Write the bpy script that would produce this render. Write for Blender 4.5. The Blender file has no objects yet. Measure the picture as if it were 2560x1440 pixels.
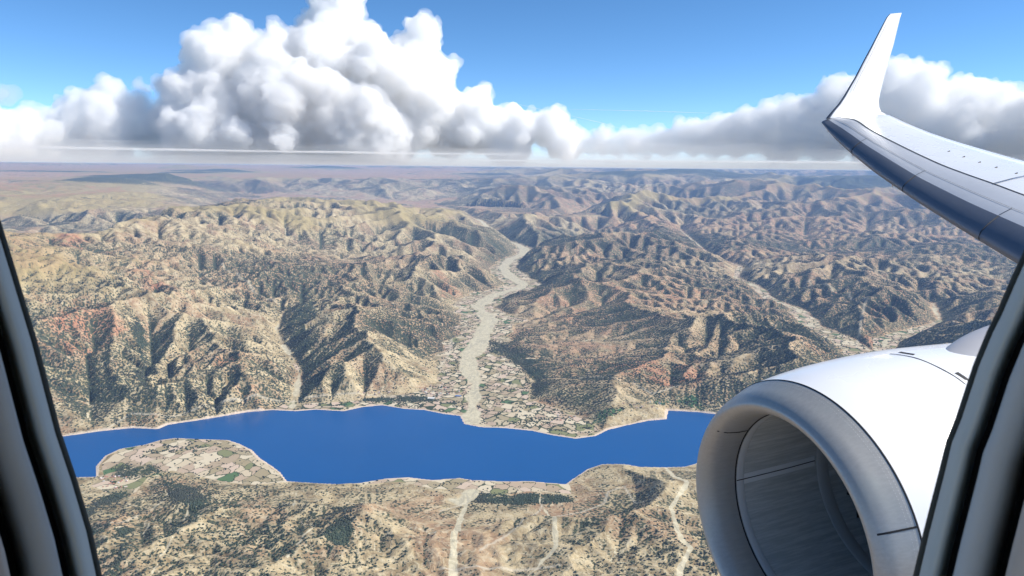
import bpy, bmesh, math, time
import numpy as np
from mathutils import Vector, Matrix
SC=bpy.context.scene; COL=SC.collection
# ---------------------------------------------------------------- camera, sky, sun, exposure
F_PX=1828.0; CAM_Z=2600.0; PITCH=math.radians(9.38); ROLL=math.radians(0.55)
_u=np.array([0,math.sin(PITCH),math.cos(PITCH)]); _r=np.array([1.,0,0]); CF=np.array([0,math.cos(PITCH),-math.sin(PITCH)])
CX=_r*math.cos(ROLL)+_u*math.sin(ROLL); CU=-_r*math.sin(ROLL)+_u*math.cos(ROLL)
CAM_P=np.array([0,0,CAM_Z])
cd=bpy.data.cameras.new('camera'); cam=bpy.data.objects.new('camera',cd); COL.objects.link(cam); SC.camera=cam
cd.sensor_width=36; cd.lens=36*F_PX/2560; cd.clip_start=.02; cd.clip_end=600000
m=Matrix.Identity(4)
for i in range(3): m[i][0]=CX[i];m[i][1]=CU[i];m[i][2]=-CF[i];m[i][3]=CAM_P[i]
cam.matrix_world=m
cd.dof.use_dof=True; cd.dof.focus_distance=14; cd.dof.aperture_fstop=22
SUN=Vector((.77,.0,.64)).normalized()
EL=math.asin(SUN.z); AZ=math.atan2(SUN.x,SUN.y)
w=bpy.data.worlds.new("World"); SC.world=w; w.use_nodes=True
nt=w.node_tree; sky=nt.nodes.new('ShaderNodeTexSky'); sky.sky_type='NISHITA'; sky.sun_disc=False
sky.sun_elevation=EL; sky.sun_rotation=AZ; sky.altitude=7000; sky.air_density=1.0; sky.dust_density=0; sky.ozone_density=1.2
hs=nt.nodes.new('ShaderNodeHueSaturation'); hs.inputs['Saturation'].default_value=1.2; hs.inputs['Hue'].default_value=.496; nt.links.new(sky.outputs[0],hs.inputs['Color']); nt.links.new(hs.outputs[0],nt.nodes['Background'].inputs[0]); nt.nodes['Background'].inputs[1].default_value=.14
ld=bpy.data.lights.new('sun','SUN'); ld.energy=4.5; ld.angle=math.radians(.53); ld.color=(1,.95,.87)
sun=bpy.data.objects.new('sun',ld); COL.objects.link(sun); sun.location=(0,0,2650); sun.rotation_euler=SUN.to_track_quat('Z','Y').to_euler()
SC.view_settings.view_transform='Standard'; SC.view_settings.look='None'; SC.view_settings.exposure=.56; SC.view_settings.gamma=1
cy=SC.cycles; cy.max_bounces=26; cy.volume_bounces=24; cy.diffuse_bounces=3; cy.glossy_bounces=4; cy.transparent_max_bounces=12
cy.use_denoising=True
try: cy.denoiser='OPENIMAGEDENOISE'
except Exception: pass
cy.caustics_reflective=False; cy.caustics_refractive=False
cy.use_adaptive_sampling=True; cy.adaptive_threshold=.02
def ray(px,py): return CX*((px-1280)/F_PX)-CU*((py-720)/F_PX)+CF
def at(px,py,h=0.0):
    d=ray(px,py); t=(h-CAM_Z)/d[2]; return np.array([d[0]*t,d[1]*t,h])
# ---------------------------------------------------------------- helpers
def tag(o,label=None,cat=None,group=None,kind=None):
    if label: o['label']=label
    if cat: o['category']=cat
    if group: o['group']=group
    if kind: o['kind']=kind
    return o
def obj(name,me,parent=None,mat=None):
    o=bpy.data.objects.new(name,me); COL.objects.link(o)
    if parent: o.parent=parent
    if mat: me.materials.append(mat)
    return o
def empty(name,loc=(0,0,0)):
    o=bpy.data.objects.new(name,None); COL.objects.link(o); o.location=loc; return o
def mesh(name,V,Fc,smooth=True):
    me=bpy.data.meshes.new(name); me.from_pydata([tuple(map(float,v)) for v in V],[],Fc)
    if smooth: me.polygons.foreach_set('use_smooth',[True]*len(me.polygons))
    me.update(); return me
def fast_mesh(name,V,Q,smooth=True):
    V=np.ascontiguousarray(V,np.float32);Q=np.ascontiguousarray(Q,np.int32);k=Q.shape[1]
    me=bpy.data.meshes.new(name); me.vertices.add(len(V)); me.vertices.foreach_set('co',V.ravel())
    me.loops.add(Q.size); me.loops.foreach_set('vertex_index',Q.ravel())
    me.polygons.add(len(Q)); me.polygons.foreach_set('loop_start',np.arange(0,Q.size,k,dtype=np.int32))
    try: me.polygons.foreach_set('loop_total',np.full(len(Q),k,np.int32))
    except Exception: pass
    if smooth: me.polygons.foreach_set('use_smooth',np.ones(len(Q),bool))
    me.update(calc_edges=True); return me
class NT:
    """small helper for node materials"""
    def __init__(s,name):
        s.m=bpy.data.materials.new(name); s.m.use_nodes=True; s.t=s.m.node_tree; s.b=s.t.nodes['Principled BSDF']; s.o=s.t.nodes['Material Output']
    def n(s,typ,ins=None,**kw):
        x=s.t.nodes.new('ShaderNode'+typ)
        for k,v in kw.items(): setattr(x,k,v)
        for k,v in (ins or {}).items(): s.put(x.inputs[k],v)
        return x
    def put(s,i,v):
        if isinstance(v,bpy.types.NodeSocket): s.t.links.new(v,i)
        elif isinstance(v,bpy.types.Node): s.t.links.new(v.outputs[0],i)
        else: i.default_value=v
    def math(s,op,a,b=0.,c=None,clamp=False):
        x=s.n('Math',operation=op,use_clamp=clamp); s.put(x.inputs[0],a); s.put(x.inputs[1],b)
        if c is not None: s.put(x.inputs[2],c)
        return x.outputs[0]
    def mix(s,f,a,b,mode='MIX'):
        x=s.n('Mix',data_type='RGBA',blend_type=mode); s.put(x.inputs[0],f); s.put(x.inputs[6],a); s.put(x.inputs[7],b); return x.outputs[2]
    def step(s,v,a,b):
        x=s.n('MapRange',interpolation_type='SMOOTHSTEP'); s.put(x.inputs[0],v); x.inputs[1].default_value=a; x.inputs[2].default_value=b; return x.outputs[0]
    def noise(s,vec,scale,detail=4,rough=.55,dim='3D',dist=0):
        x=s.n('TexNoise',noise_dimensions=dim); s.put(x.inputs['Vector'],vec); x.inputs['Scale'].default_value=scale; x.inputs['Detail'].default_value=detail; x.inputs['Roughness'].default_value=rough; x.inputs['Distortion'].default_value=dist
        return x.outputs[0]
def c4(r,g,b): return (r,g,b,1)
def simple(name,col,rough=.5,metal=0,bump=None,spot=.04,coat=0,scale=3.):
    k=NT(name); tc=k.n('TexCoord').outputs['Object']
    nz=k.noise(tc,scale,5); v=k.math('MULTIPLY_ADD',nz,spot*2,1-spot)
    x=k.n('HueSaturation',{'Color':c4(*col),'Value':v}); k.put(k.b.inputs['Base Color'],x.outputs[0])
    r=k.math('MULTIPLY_ADD',k.noise(tc,scale*4,3),.12,rough-.06); k.put(k.b.inputs['Roughness'],r)
    k.b.inputs['Metallic'].default_value=metal; k.b.inputs['Coat Weight'].default_value=coat
    if bump:
        bp=k.n('Bump',{'Strength':bump[0],'Distance':bump[2],'Height':k.noise(tc,bump[1],3)}); k.put(k.b.inputs['Normal'],bp)
    return k.m
T0=time.time()
# ---------------------------------------------------------------- terrain
def hash2(ix,iy,seed):
    h=(ix.astype(np.int64)*374761393+iy.astype(np.int64)*668265263+seed*974634777)&0xffffffff
    h=((h^(h>>13))*1274126177)&0xffffffff
    return ((h^(h>>16))&0xffffff)/16777216.0
def vnoise(x,y,seed=0):
    ix=np.floor(x);iy=np.floor(y);fx=x-ix;fy=y-iy
    fx=fx*fx*(3-2*fx);fy=fy*fy*(3-2*fy)
    a=hash2(ix,iy,seed);b=hash2(ix+1,iy,seed);c=hash2(ix,iy+1,seed);d=hash2(ix+1,iy+1,seed)
    return (a+(b-a)*fx)*(1-fy)+(c+(d-c)*fx)*fy
def fbm(x,y,s,oct=4,seed=0,gain=.5):
    t=0;a=1;n=0
    for k in range(oct):
        t=t+a*(vnoise(x/s+17.3*k,y/s-9.1*k,seed+k)-.5);n+=a;a*=gain;s*=.5
    return t/n*2
def sstep(e0,e1,x):
    t=np.clip((x-e0)/(e1-e0),0,1);return t*t*(3-2*t)
def seg_dist(X,Y,poly,closed=False):
    """distance to a polyline, and interpolated extra columns at the nearest point"""
    P=np.asarray(poly,float); n=len(P) if closed else len(P)-1
    D=np.full(X.shape,1e12); E=[np.zeros(X.shape) for _ in range(P.shape[1]-2)]
    for i in range(n):
        a=P[i];b=P[(i+1)%len(P)]
        dx,dy=b[0]-a[0],b[1]-a[1];L=dx*dx+dy*dy+1e-9
        t=np.clip(((X-a[0])*dx+(Y-a[1])*dy)/L,0,1)
        d=(X-a[0]-t*dx)**2+(Y-a[1]-t*dy)**2
        m=d<D; D=np.where(m,d,D)
        for k in range(len(E)): E[k]=np.where(m,a[2+k]+(b[2+k]-a[2+k])*t,E[k])
    return np.sqrt(D),E
def inside(X,Y,poly):
    P=np.asarray(poly,float);c=np.zeros(X.shape,bool);j=len(P)-1
    for i in range(len(P)):
        xi,yi=P[i,:2];xj,yj=P[j,:2]
        if yi!=yj:
            m=((yi>Y)!=(yj>Y))&(X<(xj-xi)*(Y-yi)/(yj-yi)+xi); c^=m
        j=i
    return c
FAR_SHORE=[(-900,1190),(-300,1135),(60,1103),(165,1090),(250,1078),(330,1070),(395,1073),(420,1062),(500,1050),(560,1040),(620,1030),(680,1025),(740,1028),(790,1024),(860,1028),(905,1018),(955,1013),(1010,1022),(1060,1025),(1110,1035),(1150,1040),(1160,1060),(1200,1068),(1260,1070),(1330,1077),(1380,1088),(1440,1097),(1490,1090),(1520,1075),(1560,1065),(1620,1052),(1668,1048),(1670,1026),(1740,1030),(1800,1036),(1950,1045),(2300,1060),(3400,1100)]
NEAR_SHORE=[(-900,1290),(-100,1222),(100,1200),(180,1193),(238,1192),(240,1165),(262,1140),(300,1122),(360,1112),(400,1100),(440,1095),(500,1098),(570,1100),(600,1110),(630,1125),(650,1145),(680,1165),(700,1180),(718,1203),(780,1207),(840,1210),(900,1207),(960,1197),(1020,1193),(1080,1200),(1150,1195),(1180,1200),(1250,1203),(1330,1203),(1380,1208),(1415,1210),(1435,1195),(1470,1172),(1505,1160),(1560,1160),(1600,1167),(1660,1168),(1710,1167),(1745,1157),(1800,1150),(2000,1150),(3400,1180)]
LAKE=[at(x,y)[:2] for x,y in FAR_SHORE]+[at(x,y)[:2] for x,y in reversed(NEAR_SHORE)]
def river(pts):   # px,py,height,half width of the flat valley floor, half width of the bare wash
    return [tuple(at(x,y,h)[:2])+(h,w,b) for x,y,h,w,b in pts]
RIVERS=[river(q) for q in (
 [(1172,1052,1,560,95),(1183,1000,6,560,80),(1190,960,12,520,80),(1172,925,16,520,110),(1170,895,20,520,150),(1205,850,30,480,150),(1222,800,40,430,140),(1195,765,52,420,130),(1235,738,65,420,120),(1290,722,75,380,120),(1310,712,80,380,110),(1275,692,90,380,110),(1258,670,105,330,110),(1275,648,125,300,120),(1308,636,140,260,150),(1312,622,150,240,140),(1290,610,165,220,110),(1250,600,180,200,90),(1215,583,210,180,90),(1180,566,270,180,80),(1160,552,340,180,80),(1150,543,430,250,70)],
 [(1150,543,430,250,70),(1090,530,480,350,30),(1000,512,560,600,10),(800,497,680,1000,5),(600,497,740,1000,5),(400,510,740,900,5),(250,531,730,400,5),(0,568,700,250,5),(-400,615,660,200,5),(-800,640,650,200,5)],
 [(1180,566,240,60,30),(1240,575,260,60,30),(1347,567,290,50,20),(1400,557,310,60,25),(1450,540,350,60,25),(1500,530,390,40,20)],
 [(1310,630,140,60,30),(1400,612,175,50,25),(1440,593,210,40,25),(1500,584,240,30,15)],
 [(2300,1058,0,260,10),(2240,980,20,260,10),(2160,885,45,250,14),(2110,850,60,230,14),(2030,815,90,220,12),(1990,770,108,170,12),(1930,752,120,150,12),(1890,716,140,110,10),(1838,694,165,120,10),(1850,665,185,80,10),(1790,648,220,50,10),(1745,612,280,60,30),(1700,575,350,40,20)],
 [(2200,900,45,180,10),(2215,850,70,190,10),(2275,832,85,160,10),(2350,802,110,90,10),(2332,760,150,50,10)],
 [(730,1022,1,90,25),(740,980,18,60,18),(750,930,45,50,14),(715,875,100,35,9),(690,825,160,30,8),(710,780,215,25,7)],
 # near side washes
 [(1130,1250,8,15,12),(1150,1260,8,20,14),(1180,1230,4,20,12)],
)]
WASH=[river(q) for q in (
 [(1195,1205,2,0,6),(1172,1245,10,0,14),(1150,1300,25,0,14),(1135,1360,40,0,22),(1132,1440,60,0,26),(1130,1600,90,0,26)],
 [(1352,1215,2,0,4),(1350,1265,10,0,6),(1385,1320,25,0,11),(1390,1390,45,0,12),(1330,1440,60,0,9),(1200,1520,90,0,8)],
 [(1665,1170,2,0,12),(1680,1210,15,0,18),(1715,1250,30,0,14),(1675,1300,45,0,16),(1700,1370,60,0,18),(1725,1400,70,0,18),(1700,1440,80,0,20),(1690,1600,100,0,20)],
 [(385,1170,5,0,3),(420,1240,20,0,5),(475,1280,30,0,7),(455,1350,50,0,7),(400,1420,70,0,8),(370,1480,80,0,8)],
 [(740,1240,12,0,5),(735,1300,25,0,7),(790,1340,40,0,5),(720,1430,70,0,7)],
 [(245,1360,60,0,5),(330,1325,40,0,5),(410,1260,20,0,3)],
 )]
PLAIN=[[at(x,y,6)[:2] for x,y in q] for q in (
 [(245,1192),(240,1160),(300,1115),(440,1090),(600,1105),(660,1150),(725,1205),(640,1212),(560,1205),(500,1195),(430,1180),(380,1190),(350,1235),(270,1245),(215,1215)],
 [(860,1195),(1000,1185),(1430,1195),(1440,1240),(1320,1232),(1250,1243),(1195,1240),(1150,1232),(1080,1225),(1000,1208),(900,1215)],
 [(900,1000),(1060,975),(1130,950),(1120,900),(1150,850),(1230,860),(1290,900),(1330,960),(1330,1000),(1480,1050),(1520,1085),(1440,1105),(1180,1080),(1140,1050),(1000,1030)],
 [(640,1030),(700,1010),(900,1000),(1000,1010),(1000,1030),(860,1040)],
 )]
CREST=[tuple(at(x,y,h)[:2])+(h+40,) for x,y,h in ((-500,690,1250),(-250,640,1300),(20,585,1340),(125,562,1370),(215,556,1380),(350,524,1430),(450,531,1420),(590,523,1430),(700,498,1500),(800,489,1530),(875,492,1500),(925,508,1380),(975,502,1350),(1050,525,1050),(1110,543,650))]
# (px,py) where a mean height h is wanted
CTRL=[(0,620,1150),(-400,700,1250),(150,600,1150),(300,580,1250),(500,560,1270),(700,525,1260),(870,508,1230),(1000,530,1000),(1100,560,700),(100,800,560),(-300,900,500),(300,750,650),(550,700,680),(800,650,620),(1000,640,500),(1100,680,250),(300,950,170),(600,950,170),(850,860,280),(900,780,330),(1050,900,120),(850,980,60),(500,1000,70),(150,1000,130),(1120,800,100),
 (1350,790,110),(1500,850,130),(1420,950,40),(1300,850,50),(1400,880,80),(1650,800,330),(1500,740,260),(1700,900,200),(1500,960,110),(1700,980,90),(1900,880,230),(1650,680,420),(1450,680,250),(1450,600,260),(1600,600,430),(2000,650,330),(2130,660,420),(2200,720,300),(2300,600,480),(2450,700,400),(2000,500,850),(2200,480,1050),(2400,520,800),(1700,520,650),(2700,700,450),(3000,700,450),
 (1300,480,-38),(1250,560,550),(1450,470,-40),(1600,470,-42),(1800,465,-42),(1320,452,-52),(1600,441,-58),(1720,436,-62),(1900,446,-56),(2150,446,-52),(2500,447,-50),(3000,450,-50),
 (100,545,800),(300,520,900),(60,500,1300),(250,490,1300),(0,470,1500),(300,470,1500),(700,470,1000),(500,470,1000),(1000,440,-50),(1150,470,-40),(1100,500,-34),(0,440,-50),(500,436,-55),(900,434,-60),(1300,432,-70),
 (0,406.8,-86),(700,413.5,-86),(1300,419.3,-86),(2000,426,-86),(2700,432.5,-86),(-600,401,-86),(3300,438.5,-86),(0,407,-99),(700,413.5,-99),(1300,419.3,-99),(2000,426,-99),(2700,432.5,-99),
 (300,1250,50),(500,1260,70),(600,1300,110),(620,1400,150),(850,1300,110),(950,1260,90),(1000,1400,100),(1250,1320,60),(1480,1230,110),(1560,1330,130),(1500,1400,110),(300,1400,100),(1850,1250,90),(1700,1500,100),(1000,1700,150),(2300,1300,120),(0,1400,150),(2600,1400,120),(-600,1500,200)]
def neighbours(shape):
    H,W=shape
    I=np.arange(H*W).reshape(H,W)
    out=[]
    for di in (-1,0,1):
        for dj in (-1,0,1):
            if di or dj: out.append((di,dj))
    return out
def shift(Z,di,dj,fill):
    H,W=Z.shape;R=np.full(Z.shape,fill,Z.dtype)
    i0,i1=max(0,-di),H-max(0,di);j0,j1=max(0,-dj),W-max(0,dj)
    R[i0:i1,j0:j1]=Z[i0+di:i1+di,j0+dj:j1+dj];return R
def resample(Z,shape):
    H,W=Z.shape;h,w=shape
    y=np.linspace(0,H-1,h);x=np.linspace(0,W-1,w)
    y0=np.minimum(y.astype(int),H-2);x0=np.minimum(x.astype(int),W-2);fy=(y-y0)[:,None];fx=(x-x0)[None]
    a=Z[y0][:,x0];b=Z[y0][:,x0+1];c=Z[y0+1][:,x0];d=Z[y0+1][:,x0+1]
    return (a*(1-fx)+b*fx)*(1-fy)+(c*(1-fx)+d*fx)*fy
def box1(Z,n,ax):
    if n<1:return Z
    p=[(0,0),(0,0)];p[ax]=(n+1,n);Q=np.pad(Z,p,mode='edge').cumsum(ax)
    L=Z.shape[ax]
    a=np.take(Q,range(2*n+1,2*n+1+L),ax);b=np.take(Q,range(0,L),ax)
    return (a-b)/(2*n+1)
def blur(Z,n):
    for _ in range(2): Z=box1(box1(Z,n,0),n,1)
    return Z
UMIN=2.;UMAX=24.;SM=.58;MEXP=.34
TH0,TH1=math.radians(-43),math.radians(43); R0,R1=3100.,100000.
def grid(step):
    nt=int((TH1-TH0)/step)+1; nr=int(math.log(R1/R0)/step)+1
    th=np.linspace(TH0,TH1,nt); lr=np.linspace(math.log(R0),math.log(R1),nr)
    T,L=np.meshgrid(th,lr); R=np.exp(L)
    return R*np.sin(T),R*np.cos(T),R,T,L
def masks(X,Y,R):
    M={}
    lk=inside(X,Y,LAKE); near=(R<13000)
    d=np.full(X.shape,1e6); dd,_=seg_dist(X[near],Y[near],LAKE,True); d[near]=dd
    M['lake']=np.where(lk,-d,d)             # signed, minus in the water
    wob=fbm(X,Y,1100,3,5)*.45+fbm(X,Y,320,3,9)*.3
    floor=np.full(X.shape,1e6);fh=np.zeros(X.shape);bare=np.full(X.shape,1e6)
    for q in RIVERS:
        D,(h,w,b)=seg_dist(X,Y,q)
        s=D-w*(1+wob*1.2); m=s<floor; fh=np.where(m,h,fh); floor=np.where(m,s,floor)
        bare=np.minimum(bare,(D-b*(1+wob*.8)))
    fw=fh.copy()
    for q in PLAIN:
        ins=inside(X,Y,q);D,_=seg_dist(X,Y,q,True);s=np.where(ins,-D,D)+wob*80
        hh=4+np.clip(M['lake'],0,2500)*.008
        m=s<floor; fw=np.where(m,hh,fw);floor=np.where(m,s,floor)
    M['floor']=floor;M['fh']=fw;M['bare']=bare
    w2=np.full(X.shape,1e6)
    for q in WASH:
        D,(h,w,b)=seg_dist(X[near],Y[near],q)
        w2[near]=np.minimum(w2[near],D-b*(1+wob[near]*1.5)-fbm(X[near],Y[near],60,2,3)*8)
    M['wash']=w2
    return M
def target(T,L):
    P=[];h=[]
    for x,y,z in CTRL:
        if z<0:
            d=ray(x,y); q=math.hypot(d[0],d[1]); r=-z*1000.; p=(d[0]/q*r,d[1]/q*r); z=CAM_Z+r*d[2]/q
        else: p=at(x,y,min(z,2450)*1.0)
        r=min(math.hypot(p[0],p[1]),R1); P.append((math.atan2(p[0],p[1]),math.log(r)));h.append(z)
    P=np.array(P);h=np.array(h);num=0;den=0
    for (a,b),z in zip(P,h):
        w=1/((T-a)**2+(L-b)**2*1.0+.0008)**1.6; num=num+w*z;den=den+w
    return num/den
def build_terrain(step=.0022,verbose=False):
    t0=time.time(); z=None; base=target(*grid(step*8)[3:])
    rng=np.random.RandomState(7)
    for lev,(s,its) in enumerate(((step*4,70),(step*2,26),(step,12))):
        X,Y,R,T,L=grid(s);shape=X.shape;N=X.size
        M=masks(X,Y,R)
        tgt=resample(base,shape); cell=R*s
        root=(M['lake']<0)|(M['floor']<0)
        zr=np.where(M['lake']<0,-2.,np.maximum(M['fh'],1.5))
        if lev==0:
            # start: distance from the outlets, found by relaxation over the grid
            z=np.where(root,zr,1e7)
            wt={(di,dj):cell*math.hypot(di,dj)*(.05+.03*hash2(X*7,Y*7,di*3+dj)) for di,dj in neighbours(shape)}
            for k in range(700):
                zz=z
                for di,dj in neighbours(shape):
                    zz=np.minimum(zz,shift(z,di,dj,1e7)+wt[di,dj])
                if k>20 and np.max(np.where(zz<9e6,z-zz,0))<1e-3 and zz.max()<9e6: break
                z=np.where(root,zr,zz)
            U=np.full(shape,15.)
        else:
            z=resample(z,shape)+rng.rand(*shape)*cell*.05; U=resample(U,shape)
            z=np.where(root,zr,z)
            for k in range(30):
                m=np.full(shape,1e9)
                for di,dj in neighbours(shape): np.minimum(m,shift(z,di,dj,1e9),out=m)
                pit=(z<=m)&~root
                if not pit.any(): break
                z=np.where(pit,m+.02*cell/30,z)
        hard=.3+1.6*vnoise(X/4200,Y/4200,31)+.35*fbm(X,Y,900,2,77)
        smax=SM+.25*(vnoise(X/1800,Y/1800,3)-.5)+.1*(vnoise(X/500,Y/500,4)-.5)
        nearside=(M['lake']>0)&(Y<6850-.12*X)&(R<12000)
        right=sstep(-.02,.1,T)*(R<26000); leftm=sstep(-.16,-.26,T)*(R<24000)
        smax=np.where(nearside,smax*.5,smax)*(1-.1*right)*(1-.55*sstep(26000,60000,R)*(1-sstep(-.15,.25,T)))*(1-.35*sstep(30000,60000,R))
        cc=at(1400,870,60); smax=smax*(1-.62*np.exp(-(((X-cc[0])/1700)**2+((Y-cc[1])/2800)**2)))
        area=(cell*cell).ravel()
        idx=np.arange(N).reshape(shape)
        for it in range(its):
            best=np.zeros(shape);rec=idx.copy();dist=np.ones(shape)
            for di,dj in neighbours(shape):
                dl=cell*math.hypot(di,dj)
                sl=(z-shift(z,di,dj,1e9))/dl
                if it<its-2 or lev<2: sl=sl*(.8+.4*rng.rand(*shape))
                m=(sl>best); best=np.where(m,sl,best); rec=np.where(m,idx+di*shape[1]+dj,rec); dist=np.where(m,dl,dist)
            rec=np.where(root,idx,rec).ravel()
            self_=np.arange(N)
            # pointer doubling
            isroot=(rec==self_)
            # A: sum over the subtree.  contributions hop up 1,2,4.. receivers
            S=area.copy()
            jump=np.where(isroot,N,rec); jump=np.append(jump,N)
            Sx=np.append(S,0.)
            while True:
                src=np.nonzero(jump[:N]!=N)[0]
                if len(src)==0: break
                Sx=Sx+np.bincount(jump[src],weights=Sx[src],minlength=N+1); Sx[N]=0
                jump=np.append(jump[jump[:N]],N)
            A=Sx[:N].reshape(shape)
            dz=np.minimum(U*hard/A**MEXP,smax)*dist
            dz=np.where(isroot.reshape(shape),z,dz)   # the roots keep their height
            # sum along the path to the root
            V=np.append(dz.ravel(),0.);V[:N][isroot]=0
            base_z=np.where(isroot,z.ravel(),0)
            jump=np.append(rec,N)
            while True:
                nj=jump[jump]
                V[:N]=V[:N]+np.where(jump[:N]!=self_,V[jump[:N]],0)
                if np.array_equal(nj,jump): break
                jump=nj
            znew=(V[:N]+base_z[jump[:N]]).reshape(shape)
            z=znew
            if lev<2 or it<6:
                n=max(2,int(.1/s)); 
                bz=blur(z,n); f=np.clip((tgt+30)/(bz+30),.5,2)
                U=np.clip(U*np.where(root,1,f**.3),UMIN,UMAX*(1-.25*right)*(1-.48*leftm))
                if it%4==0: U=blur(U,max(1,int(.05/s)))
        if verbose: print('lev',lev,shape,round(time.time()-t0,1),'z',z.min(),z.max(),'U',U.min(),U.max())
    # the broad height still missing is added as a smooth swell, away from the valley floors
    n=int(.05/s); lf=sstep(-.1,-.26,T); far=np.clip((M['floor'])/(3500-1700*lf),0,1)*np.clip(M['lake']/(4500-1500*lf),0,1); far=sstep(0,1,far)
    far=np.maximum(far*.95,sstep(26000,42000,R))
    add=blur(np.clip(tgt-blur(z,n),-150,2300)*far,n//2)
    z=np.where(root&(R<30000),z,z+add*far)
    cc=at(1400,860,60); gk=np.exp(-(((X-cc[0])/1700)**2+((Y-cc[1])/3000)**2)); z=np.where(root,z,z*(1-.6*gk))
    # the long crest of the near mountain
    D,(ch,)=seg_dist(X,Y,CREST); cb=blur(z,int(.02/s))
    wgt=np.exp(-(D/2300)**2)*sstep(0,1,np.clip(M['floor']/1800,0,1))
    z=np.where(root,z,z+np.clip(blur(ch,8)*(1-.10*(D/2300)**.8)-cb,-300,900)*wgt)
    lim=blur(ch,8)+30; z=np.where((D<6500)&~root,np.where(z>lim,lim+(z-lim)*.18,z),z)
    # left background: a canyon behind the crest, its far wall, and the high plain beyond
    Rn=R+fbm(X,Y,7000,4,311)*2600+fbm(X,Y,1900,3,313)*900
    pa=np.interp(Rn,[0,25e3,30e3,35e3,41e3,43.5e3,48e3,53e3,68e3,77e3,86e3,99e3],[1200,1200,880,760,740,900,1780,1860,2110,2330,2545,2560])
    pb=np.interp(Rn,[0,18e3,22e3,24.3e3,25.5e3,28.5e3,31e3,45e3,60e3,75e3,86e3,99e3],[1000,1000,800,740,850,1470,1560,1820,2020,2300,2545,2560])
    wa=sstep(-.52,-.36,T+.03*fbm(X,Y,5000,2,7)); prof=pb*(1-wa)+pa*wa
    rim=np.abs(np.gradient(prof,axis=0)); rim=np.clip(rim/np.maximum(R*(L[1,0]-L[0,0]),1)*4,0,1)
    dz_=z-blur(z,int(.03/.0022)); 
    w=sstep(15e3+9.5e3*wa,18.5e3+9.5e3*wa,R)*sstep(.04,-.14,T+.05*fbm(X,Y,9000,2,9))
    z=z*(1-w)+w*(prof+dz_*(.16+.75*blur(rim,3))+fbm(X,Y,5000,4,317)*60+np.clip(fbm(X,Y,9000,4,319)-.12,0,1)*600*sstep(44e3,54e3,R))
    for px,py,Rk,wd in ((385,436,42,2300),(250,447,38,1500),(540,425,60,2200),(490,431,55,1500),(815,416,72,2300),(1570,431,52,1500),(1720,424,56,2300),(1640,433,54,1500),(1800,432,58,2000),(2090,440,50,2500),(2200,442,48,2200),(1850,438,54,2000),(130,430,58,2500),(1250,436,60,2200)):
        d=ray(px,py); q=math.hypot(d[0],d[1]); r_=Rk*1000.; c=(d[0]/q*r_,d[1]/q*r_); ht=CAM_Z+r_*d[2]/q
        dd=np.hypot((X-c[0])/1.7,(Y-c[1]))+fbm(X,Y,3000,3,301)*wd*.5
        hg=np.exp(-np.clip(dd/wd,0,9)**1.5)*(R>26000); z=z+np.clip(ht+60-z,0,900)*hg; M['hills']=np.maximum(M.get('hills',0),hg)
    z=np.where(z>2575,2575+27*np.tanh((z-2575)/60),z)
    nearp=(Y<6850-.12*X)&(R<9000)
    z=np.where(nearp&~root,np.minimum(z,4+np.clip(M['floor'],0,None)*.10+np.clip(M['floor']-500,0,None)*.5),z)
    return X,Y,R,T,L,M,z,A,root,tgt
# ---------------------------------------------------------------- build the ground
X,Y,R,T,L,M,Z,A,root,tgt=build_terrain(.0022)
H_,W_=X.shape
def poly_mask(polys,soft=60,h=20):
    out=np.full(X.shape,-1e6); near=R<30000
    for q in polys:
        P=[at(x,y,h)[:2] for x,y in q]
        i=inside(X[near],Y[near],P); D,_=seg_dist(X[near],Y[near],P,True); out[near]=np.maximum(out[near],np.where(i,D,-D))
    return out
cell=R*.0022
# finer relief the flow model has no room for
flat=sstep(0,1,np.clip(M['floor']/260,0,1))*sstep(0,1,np.clip(M['lake']/300,0,1))
rg=lambda s,sd:1-np.abs(2*vnoise(X/s+fbm(X,Y,s*1.7,2,sd+9)*.8,Y/s,sd)-1)
gz,gx=np.gradient(Z); slope=np.hypot(gz,gx)/cell
nsd=(Y<6850-.12*X)&(R<9000)
Z=np.where(root,Z,Z+np.clip((Z-blur(Z,3))*np.where(nsd,.15,.85),-70,70)*flat)
det=(rg(520,41)-.5)*40+(rg(190,43)-.5)*17+(rg(85,47)-.5)*7*(R<18000)+(rg(1100,53)-.5)*70*(R>14000)+(rg(2600,57)-.5)*150*(R>40000)
Zs=blur(Z,1)
hi=sstep(1.02,1.28,blur(Z,3)/np.maximum(tgt,200)+.12*fbm(X,Y,1400,3,71))*sstep(700,1100,Z)
Z=np.where(root,Z,Z*(.88-.3*hi)+Zs*(.12+.3*hi))
Z=Z+det*np.where(nsd,.5,1)*flat*np.clip(slope*2.,.25,1)
Z=np.minimum(Z,CAM_Z+10)
Z=np.maximum(Z,np.where(M['lake']>0,1.2,-30))
shore=np.clip(M['lake'],-200,200)
Z=np.where(M['lake']<12,np.minimum(Z,.35+shore*.12),Z)
Z=np.where((M['floor']<0)&(M['lake']>12),Z+fbm(X,Y,500,3,61)*2.0*np.clip(M['lake']/400,0,1),Z)
print('terrain',time.time()-T0)
lA=np.log10(np.maximum(blur(A,1),1))
wet=sstep(4.6,6.2,np.log10(A))*flat                                   # channels
nx_=-(np.gradient(Z,axis=1))/cell; ny_=-(np.gradient(Z,axis=0))/cell
leftness=-(nx_*np.cos(T)+ny_*np.sin(T))                                # faces away from the sun side
big=fbm(X,Y,5200,3,101); mid=fbm(X,Y,1500,3,111); sml=fbm(X,Y,420,3,121)
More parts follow.
